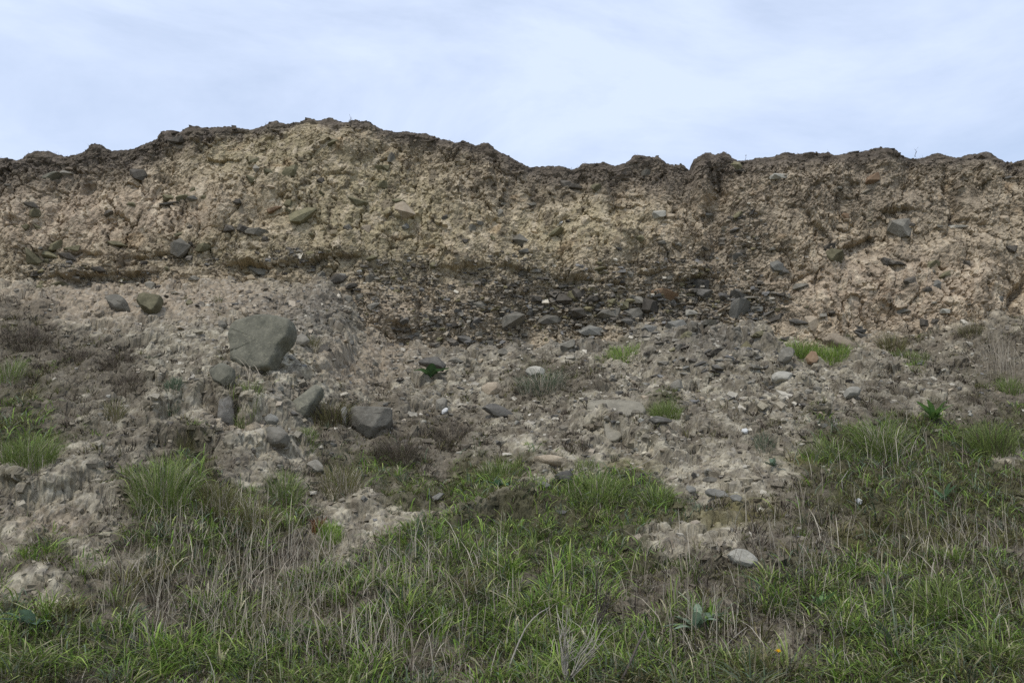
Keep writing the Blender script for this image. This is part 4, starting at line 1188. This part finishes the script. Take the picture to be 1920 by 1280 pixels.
# ------------------------------------------------------------------ tufts and plants that stand out, each a thing
def tuft(px, py, w, h, n, pal, label, name='grass_tuft', cat='grass tuft', lean=.6, dry=.25, wid=(.002, .004), droop=.1, group=None, dry_pal='straw'):
    """px,py = middle of the tuft's foot; w,h in photo px"""
    loc, nor, ob = hit(px, py)
    dist = loc.y
    W, H = w * dist / F, h * dist / F
    def pack(m, p, k=1.0):
        r = np.sqrt(rng.random(m)) * .5; a = rng.uniform(0, 6.28, m)
        ox, oy = r * np.cos(a) * W * .75, r * np.sin(a) * min(W, .35) * .8
        xx, yy = loc.x + ox, loc.y + .05 + oy
        zz = slope_z(xx, yy) if ob is slope else np.full(m, loc.z) + oy * .2
        zz = np.clip(zz, loc.z - .12, loc.z + .12)
        L = H * rng.uniform(.5, 1.2, m) * (1.15 - .7 * r) * k
        az = a + rng.normal(0, .7, m)
        c = pick(p, m)
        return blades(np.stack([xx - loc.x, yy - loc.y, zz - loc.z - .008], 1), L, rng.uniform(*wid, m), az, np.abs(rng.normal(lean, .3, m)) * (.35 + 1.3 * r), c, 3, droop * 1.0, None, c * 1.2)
    nd = int(n * dry)
    o = blade_obj(name, [pack(n - nd, pal)], M_BLADE)
    o.location = loc
    if nd > 3:
        blade_obj('dry_blades', [pack(nd, dry_pal, .9)], M_DRY, o)['kind'] = 'stuff'
    tag(o, label, cat, group)
    return o

tuft(1015, 738, 118, 62, 620, 'bluish', 'big grey-green tuft with drooping straw around a pale stone', dry=.4, lean=.9, droop=.2)
tuft(1172, 676, 90, 30, 420, 'bright', 'bright low grass patch left of the slumped stony mound', dry=.08)
tuft(1505, 672, 80, 46, 700, 'bright', 'vivid green grass filling the hollow right of the stony mound', dry=.06)
tuft(1565, 680, 80, 36, 600, 'bright', 'vivid green grass below the long buff slab', dry=.06)
tuft(1250, 782, 74, 36, 800, 'green', 'small dense green cushion plant above a thin dark slate', 'cushion_plant', 'plant', wid=(.0015, .003), dry=.05)
tuft(1675, 662, 64, 44, 420, 'olive', 'bushy dark green tuft at the cliff foot right of the buff slab', dry=.3, dry_pal='heath')
tuft(1715, 676, 95, 24, 420, 'green', 'low green grass strip in front of the bushy cliff-foot tuft', dry=.15)
tuft(1437, 848, 46, 36, 200, 'bluish', 'small spiky blue-green tuft alone on the bare slope', dry=.2)
tuft(1655, 862, 120, 90, 620, 'green', 'large tall tuft with arching leaves on the right slope', lean=.8, dry=.25, wid=(.003, .0055), droop=.2)
tuft(1560, 862, 110, 45, 480, 'green', 'spreading grass just left of the large tall tuft', lean=.9, dry=.15)
tuft(1720, 690, 50, 16, 160, 'bright', 'little bright plant on the path-like bare ground at right', 'low_plant', 'plant', dry=.0)
tuft(300, 945, 150, 86, 1000, 'green', 'wide dark green tuft with pale stalks, left of centre', dry=.25)
tuft(45, 872, 130, 66, 900, 'green', 'thick green tuft at the left edge of the picture', dry=.12)
tuft(15, 715, 60, 55, 300, 'green', 'narrow green tuft at the left edge below dead brush', dry=.3)
tuft(45, 645, 120, 52, 700, 'heath', 'uppermost dead brown brush at the left edge', 'dead_shrub', 'dead shrub', dry=.2, dry_pal='brown', wid=(.0013, .0026), lean=.9)
tuft(140, 680, 80, 38, 420, 'heath', 'dead brown brush right of the uppermost dead brush', 'dead_shrub', 'dead shrub', dry=.2, dry_pal='brown', wid=(.0013, .0026), lean=.9)
tuft(215, 690, 70, 36, 420, 'heath', 'dark dead clump left of the largest boulder', 'dead_shrub', 'dead shrub', dry=.2, dry_pal='brown', wid=(.0013, .0026), lean=.9)
tuft(232, 735, 74, 36, 420, 'heath', 'dead clump below the dark dead clump on the left slope', 'dead_shrub', 'dead shrub', dry=.2, dry_pal='brown', wid=(.0013, .0026), lean=.9)
tuft(410, 965, 110, 60, 700, 'olive', 'olive tuft right of the wide dark green tuft', dry=.25)
tuft(470, 990, 110, 60, 600, 'olive', 'olive tuft with dead stems above the pale stalks', dry=.35)
tuft(530, 945, 90, 48, 500, 'green', 'green tuft on the crust edge above the pale stalks', dry=.2)
tuft(462, 770, 66, 36, 360, 'green', 'small green tuft just right of the dark wedge stone', dry=.35, dry_pal='heath')
tuft(620, 795, 90, 62, 520, 'olive', 'brown-green tuft under the tilted grey slab', dry=.5, dry_pal='heath', lean=.8)
tuft(745, 868, 105, 58, 800, 'heath', 'dark purplish heathery clump below the rounded grey boulder', 'dead_shrub', 'dead shrub', dry=.2, dry_pal='brown', wid=(.0013, .0026), lean=.9)
tuft(845, 832, 100, 40, 560, 'heath', 'brown heathery clump right of the rounded boulder', 'dead_shrub', 'dead shrub', dry=.3, dry_pal='brown', wid=(.0013, .0026), lean=.9)
tuft(640, 920, 100, 52, 600, 'olive', 'olive tuft below the half-buried grey stone', dry=.35)
tuft(343, 850, 46, 44, 380, 'olive', 'mossy dark hump on the crust below the hollow', 'moss_hump', 'moss', dry=.4, dry_pal='heath', wid=(.0013, .0026))
tuft(320, 745, 38, 28, 260, 'bluish', 'tiny blue-green plant left of the dark wedge stone', 'low_plant', 'plant', dry=.05, wid=(.003, .005))
tuft(1825, 628, 52, 36, 520, 'olive', 'dark rounded bush on the pale mound at the right', 'small_bush', 'bush', dry=.5, dry_pal='heath', wid=(.0013, .0026))
tuft(1880, 700, 70, 74, 150, 'straw', 'tall pale straw stems at the right edge under the cliff', 'straw_clump', 'dry grass', dry=.2, lean=.2, droop=0, wid=(.0015, .003))
tuft(1865, 850, 110, 70, 900, 'green', 'dark green bush at the right edge beyond the tall tuft', dry=.3, dry_pal='heath')
tuft(1900, 740, 60, 36, 300, 'green', 'green leafy tuft at the right edge below straw stems', dry=.1)
tuft(615, 1018, 56, 34, 420, 'bright', 'small fresh green cushion beside a rusty dead frond', 'cushion_plant', 'plant', dry=.05)
tuft(935, 895, 120, 36, 560, 'green', 'green patch in the middle of the slope, above the slates', dry=.15)
tuft(1120, 940, 150, 50, 700, 'green', 'lush grass crown on the central bank', dry=.12, wid=(.003, .005))
tuft(1230, 955, 90, 42, 420, 'green', 'lush grass at the right end of the central bank', dry=.12, wid=(.003, .005))
tuft(1100, 885, 60, 30, 240, 'green', 'small grass tuft just above the lush central bank', dry=.25)
tuft(575, 835, 46, 26, 260, 'green', 'small green tuft right of the round-topped grey stone', dry=.2)
tuft(585, 655, 40, 26, 240, 'olive', 'little olive tuft right of the largest boulder', dry=.4)
tuft(425, 740, 60, 30, 260, 'olive', 'thin yellowish grass between the largest boulder and wedge stone', dry=.5)
tuft(210, 790, 50, 40, 260, 'olive', 'small olive tuft on the left slope above the thick green tuft', dry=.4)
_l = hit(478, 712)[0]
_r = bpy.data.objects.new('straw_clump', None); COL.objects.link(_r); _r.location = _l
tag(_r, 'few long straw blades under the largest boulder', 'dry grass')
for _k in range(7):
    blade_obj('blade', [blades(np.array([[rng.uniform(-.05, .05), -.03, -.01]]), rng.uniform(.15, .3, 1), np.array([.005]), rng.uniform(0, 6.28, 1), rng.uniform(.3, .9, 1), pick('straw', 1), 4, .1, np.array([0.2]))], M_DRY, _r)
tuft(592, 1012, 26, 40, 60, 'rust', 'rusty dead frond beside the small fresh green cushion', 'dead_frond', 'dead plant', dry=0, lean=.35, wid=(.003, .006))
tuft(1770, 1165, 130, 60, 900, 'green', 'dark leafy clump in the lower right grass', 'leafy_clump', 'plant', dry=.2, dry_pal='heath', wid=(.003, .006))

def leaf_mesh(name, L, W, colr, bend=.35, seed=0):
    r = random.Random(seed)
    n = 9; V = []; Fc = []
    for k in range(n):
        t = k / (n - 1)
        w = W * .5 * (math.sin(math.pi * min(1, t * .9 + .06)) ** .8) * (1 + r.uniform(-.14, .14))
        y = L * t; z = L * bend * (t - t * t * 1.25) + r.uniform(-.02, .02) * L
        V += [(-w, y, z + .12 * w), (0, y, z - .06 * W), (w, y, z + .12 * w)]
    for k in range(n - 1):
        a = 3 * k
        Fc += [(a, a + 1, a + 4, a + 3), (a + 1, a + 2, a + 5, a + 4)]
    co = np.array(V)
    c = np.tile(np.array(colr)[None], (len(V), 1)); c[1::3] *= 1.35
    return mesh_np(name, co, [np.array(Fc)], True, c)

M_LEAF = blade_material('broad_leaf', .3, .75)
def rosette(px, py, size, n, colr, label, upr=.5, seed=0, ratio=.28):
    loc, nor, ob = hit(px, py)
    r = random.Random(seed)
    root = bpy.data.objects.new('leafy_plant', None); COL.objects.link(root)
    root.location = loc + Vector((0, 0, .005)); root.empty_display_size = .05
    tag(root, label, 'plant')
    L0 = size * loc.y / F
    for k in range(n):
        L = L0 * r.uniform(.65, 1.1)
        cc = np.array(colr) * 1.7 * r.uniform(.7, 1.3)
        o = link('leaf', leaf_mesh('leaf', L, L * ratio * r.uniform(.8, 1.2), cc, r.uniform(.2, .6), seed * 50 + k), M_LEAF, root)
        o.rotation_euler = (r.uniform(.15, .5) + upr * r.random(), r.uniform(-.2, .2), 2 * math.pi * (k + r.uniform(-.3, .3)) / n)
    return root
rosette(1752, 790, 46, 16, (.065, .11, .03), 'fresh green leafy rosette near the right edge of the bare slope', .7, 1, .26)
rosette(1310, 1185, 62, 9, (.085, .115, .075), 'large grey-green broad-leaved plant low in the grass', .5, 2, .34)
rosette(808, 708, 40, 6, (.035, .065, .025), 'dark broad green leaves beneath a slate at the cliff foot', .6, 3, .5)
rosette(60, 1180, 60, 8, (.06, .09, .06), 'dull broad-leaved plant in the lower left grass', .5, 4, .36)
rosette(1450, 875, 22, 8, (.05, .07, .045), 'tiny dark rosette below the spiky blue-green tuft', .6, 5, .35)
rosette(935, 915, 30, 8, (.05, .09, .045), 'small flat green rosette below the mid-slope green patch', .3, 6, .45)
rosette(1540, 1145, 50, 10, (.08, .13, .05), 'leafy plant in the lower right grass left of the dark clump', .8, 7, .2)
rosette(1770, 940, 44, 9, (.075, .12, .06), 'pale green starry plant on the right slope', .7, 8, .18)

# yellow flower low in the grass
def dandelion(px, py, top):
    loc, nor, ob = hit(px, py)
    root = bpy.data.objects.new('dandelion', None); COL.objects.link(root); root.location = loc
    tag(root, 'single yellow dandelion flower low in the grass', 'flower')
    H = (py - top) * loc.y / F + .01
    V, q, t, C = blades(np.array([[0, 0, 0.], [0, .001, 0]]), np.array([H, H]), np.array([.004, .004]), np.array([.3, .3]), np.array([.03, .03]), pick('green', 2), 3, 0, np.array([0, 1.5]))
    blade_obj('stem', [(V, q, t, C)], M_BLADE, root)
    m, n, l, b = new_mat('yellow_petals'); b.inputs['Base Color'].default_value = (.75, .45, .01, 1); b.inputs['Roughness'].default_value = .7
    N = 46
    az = np.linspace(0, 6.28 * 3, N)
    head = blades(np.tile([[0, 0, 0.]], (N, 1)), rng.uniform(.010, .017, N), np.full(N, .004), az, rng.uniform(.3, 1.3, N), np.tile([[.75, .45, .01]], (N, 1)), 2, 0, az + 1.57)
    h = blade_obj('flower_head', [head], m, root)
    h.location = (.005, -.003, H * .93); h.rotation_euler = (.5, 0, 0)
dandelion(1458, 1272, 1226)

# ------------------------------------------------------------------ twigs and dead weeds
M_TWIG = stone_material('bleached_twig', (.30, .27, .22), (.42, .38, .32), (.2, .17, .13), .4)
M_DTWIG = stone_material('dark_twig', (.06, .05, .042), (.11, .09, .075), (.15, .13, .1), .3)
def tube(name, pts, r0, r1, mat, parent=None):
    n = 6; V = []; Fc = []
    P = [Vector(p) for p in pts]
    for k, p in enumerate(P):
        d = (P[min(k + 1, len(P) - 1)] - P[max(k - 1, 0)]).normalized()
        a = d.orthogonal().normalized(); b = d.cross(a)
        r = r0 + (r1 - r0) * k / (len(P) - 1)
        for j in range(n):
            t = 2 * math.pi * j / n
            V.append(tuple(p + (a * math.cos(t) + b * math.sin(t)) * r))
    for k in range(len(P) - 1):
        for j in range(n):
            Fc.append((k * n + j, k * n + (j + 1) % n, (k + 1) * n + (j + 1) % n, (k + 1) * n + j))
    Fc.append(tuple(range(n - 1, -1, -1))); Fc.append(tuple(range((len(P) - 1) * n, len(P) * n)))
    me = bpy.data.meshes.new(name); me.from_pydata(V, [], Fc); me.update()
    me.polygons.foreach_set('use_smooth', [True] * len(me.polygons))
    return link(name, me, mat, parent)

def twig(pts, r0, r1, mat, label, lift=.05, name='twig', cat='twig'):
    base = hit(*pts[0])[0]
    Y = base.y; W = []
    for k, (a, b) in enumerate(pts):
        W.append(at(a, b, Y - lift + .03 * k))
    c = W[0]
    o = tube(name, [w - c for w in W], r0, r1, mat)
    o.location = c
    tag(o, label, cat)
    return o
twig([(952, 1258), (960, 1235), (972, 1205), (985, 1178), (998, 1160), (1012, 1148), (1030, 1138)], .005, .0018, M_TWIG, 'pale bent twig standing in the grass at bottom centre')
twig([(1165, 1275), (1180, 1245), (1195, 1210), (1208, 1182)], .006, .004, M_DTWIG, 'dark leaning stick in the grass at bottom centre')
twig([(1170, 884), (1200, 872), (1225, 858), (1250, 828)], .003, .0012, M_TWIG, 'thin pale twig lying on the slope above the central bank', .02)
twig([(1580, 915), (1578, 900), (1590, 882)], .003, .0015, M_TWIG, 'short curved pale stem on the right slope')
twig([(1800, 692), (1830, 684), (1855, 676)], .0025, .0012, M_TWIG, 'thin pale twig on bare ground at right under the cliff', .01)
twig([(1350, 1222), (1375, 1195), (1400, 1175)], .0025, .0012, M_TWIG, 'slender pale stem by the large broad-leaved plant')

def dead_weed(px, py, h, n, label, mat, spread=.6, seed=0):
    base = hit(px, py)[0] + Vector((0, -.05, -.01))
    r = random.Random(seed)
    H = h * base.y / F
    root = bpy.data.objects.new('dead_weed', None); COL.objects.link(root); root.location = base
    tag(root, label, 'dead weed')
    for k in range(n):
        a = r.uniform(-.15, .75) * spread; L = H * r.uniform(.6, 1.1)
        pts = [(0, 0, 0)]
        for s in range(1, 6):
            t = s / 5
            pts.append((L * math.sin(a) * t + r.uniform(-.008, .008), r.uniform(-.03, .03) * t + .05 * t * r.uniform(-1, 1), L * math.cos(a) * t))
        st = tube('stem', pts, .0032, .001, mat, root)
        for b in range(4):
            s = r.randint(2, 4); p = Vector(pts[s]); d = Vector((r.uniform(-.5, .8), r.uniform(-.4, .4), r.uniform(.2, 1))).normalized() * L * r.uniform(.12, .3)
            tube('twiglet', [p, p + d * .5 + Vector((0, 0, .004)), p + d], .0012, .0006, mat, st)
    return root
dead_weed(1060, 1275, 130, 16, 'bleached dead weed with many thin stems at bottom centre', M_TWIG, 1.0, 4)
dead_weed(1120, 1170, 100, 9, 'dark dead weed with fine twigs right of centre', M_DTWIG, .8, 5)
dead_weed(1560, 800, 30, 5, 'few dead stems beside the large tall tuft', M_TWIG, .6, 6)
dead_weed(658, 240, 20, 5, 'dark sprig on the crest at the highest point', M_DTWIG, .9, 8)
dead_weed(1712, 296, 22, 1, 'single thin stem on the crest at right', M_DTWIG, .6, 9)
dead_weed(1395, 302, 14, 1, 'short thin stem on the crest right of the notch', M_DTWIG, .2, 10)
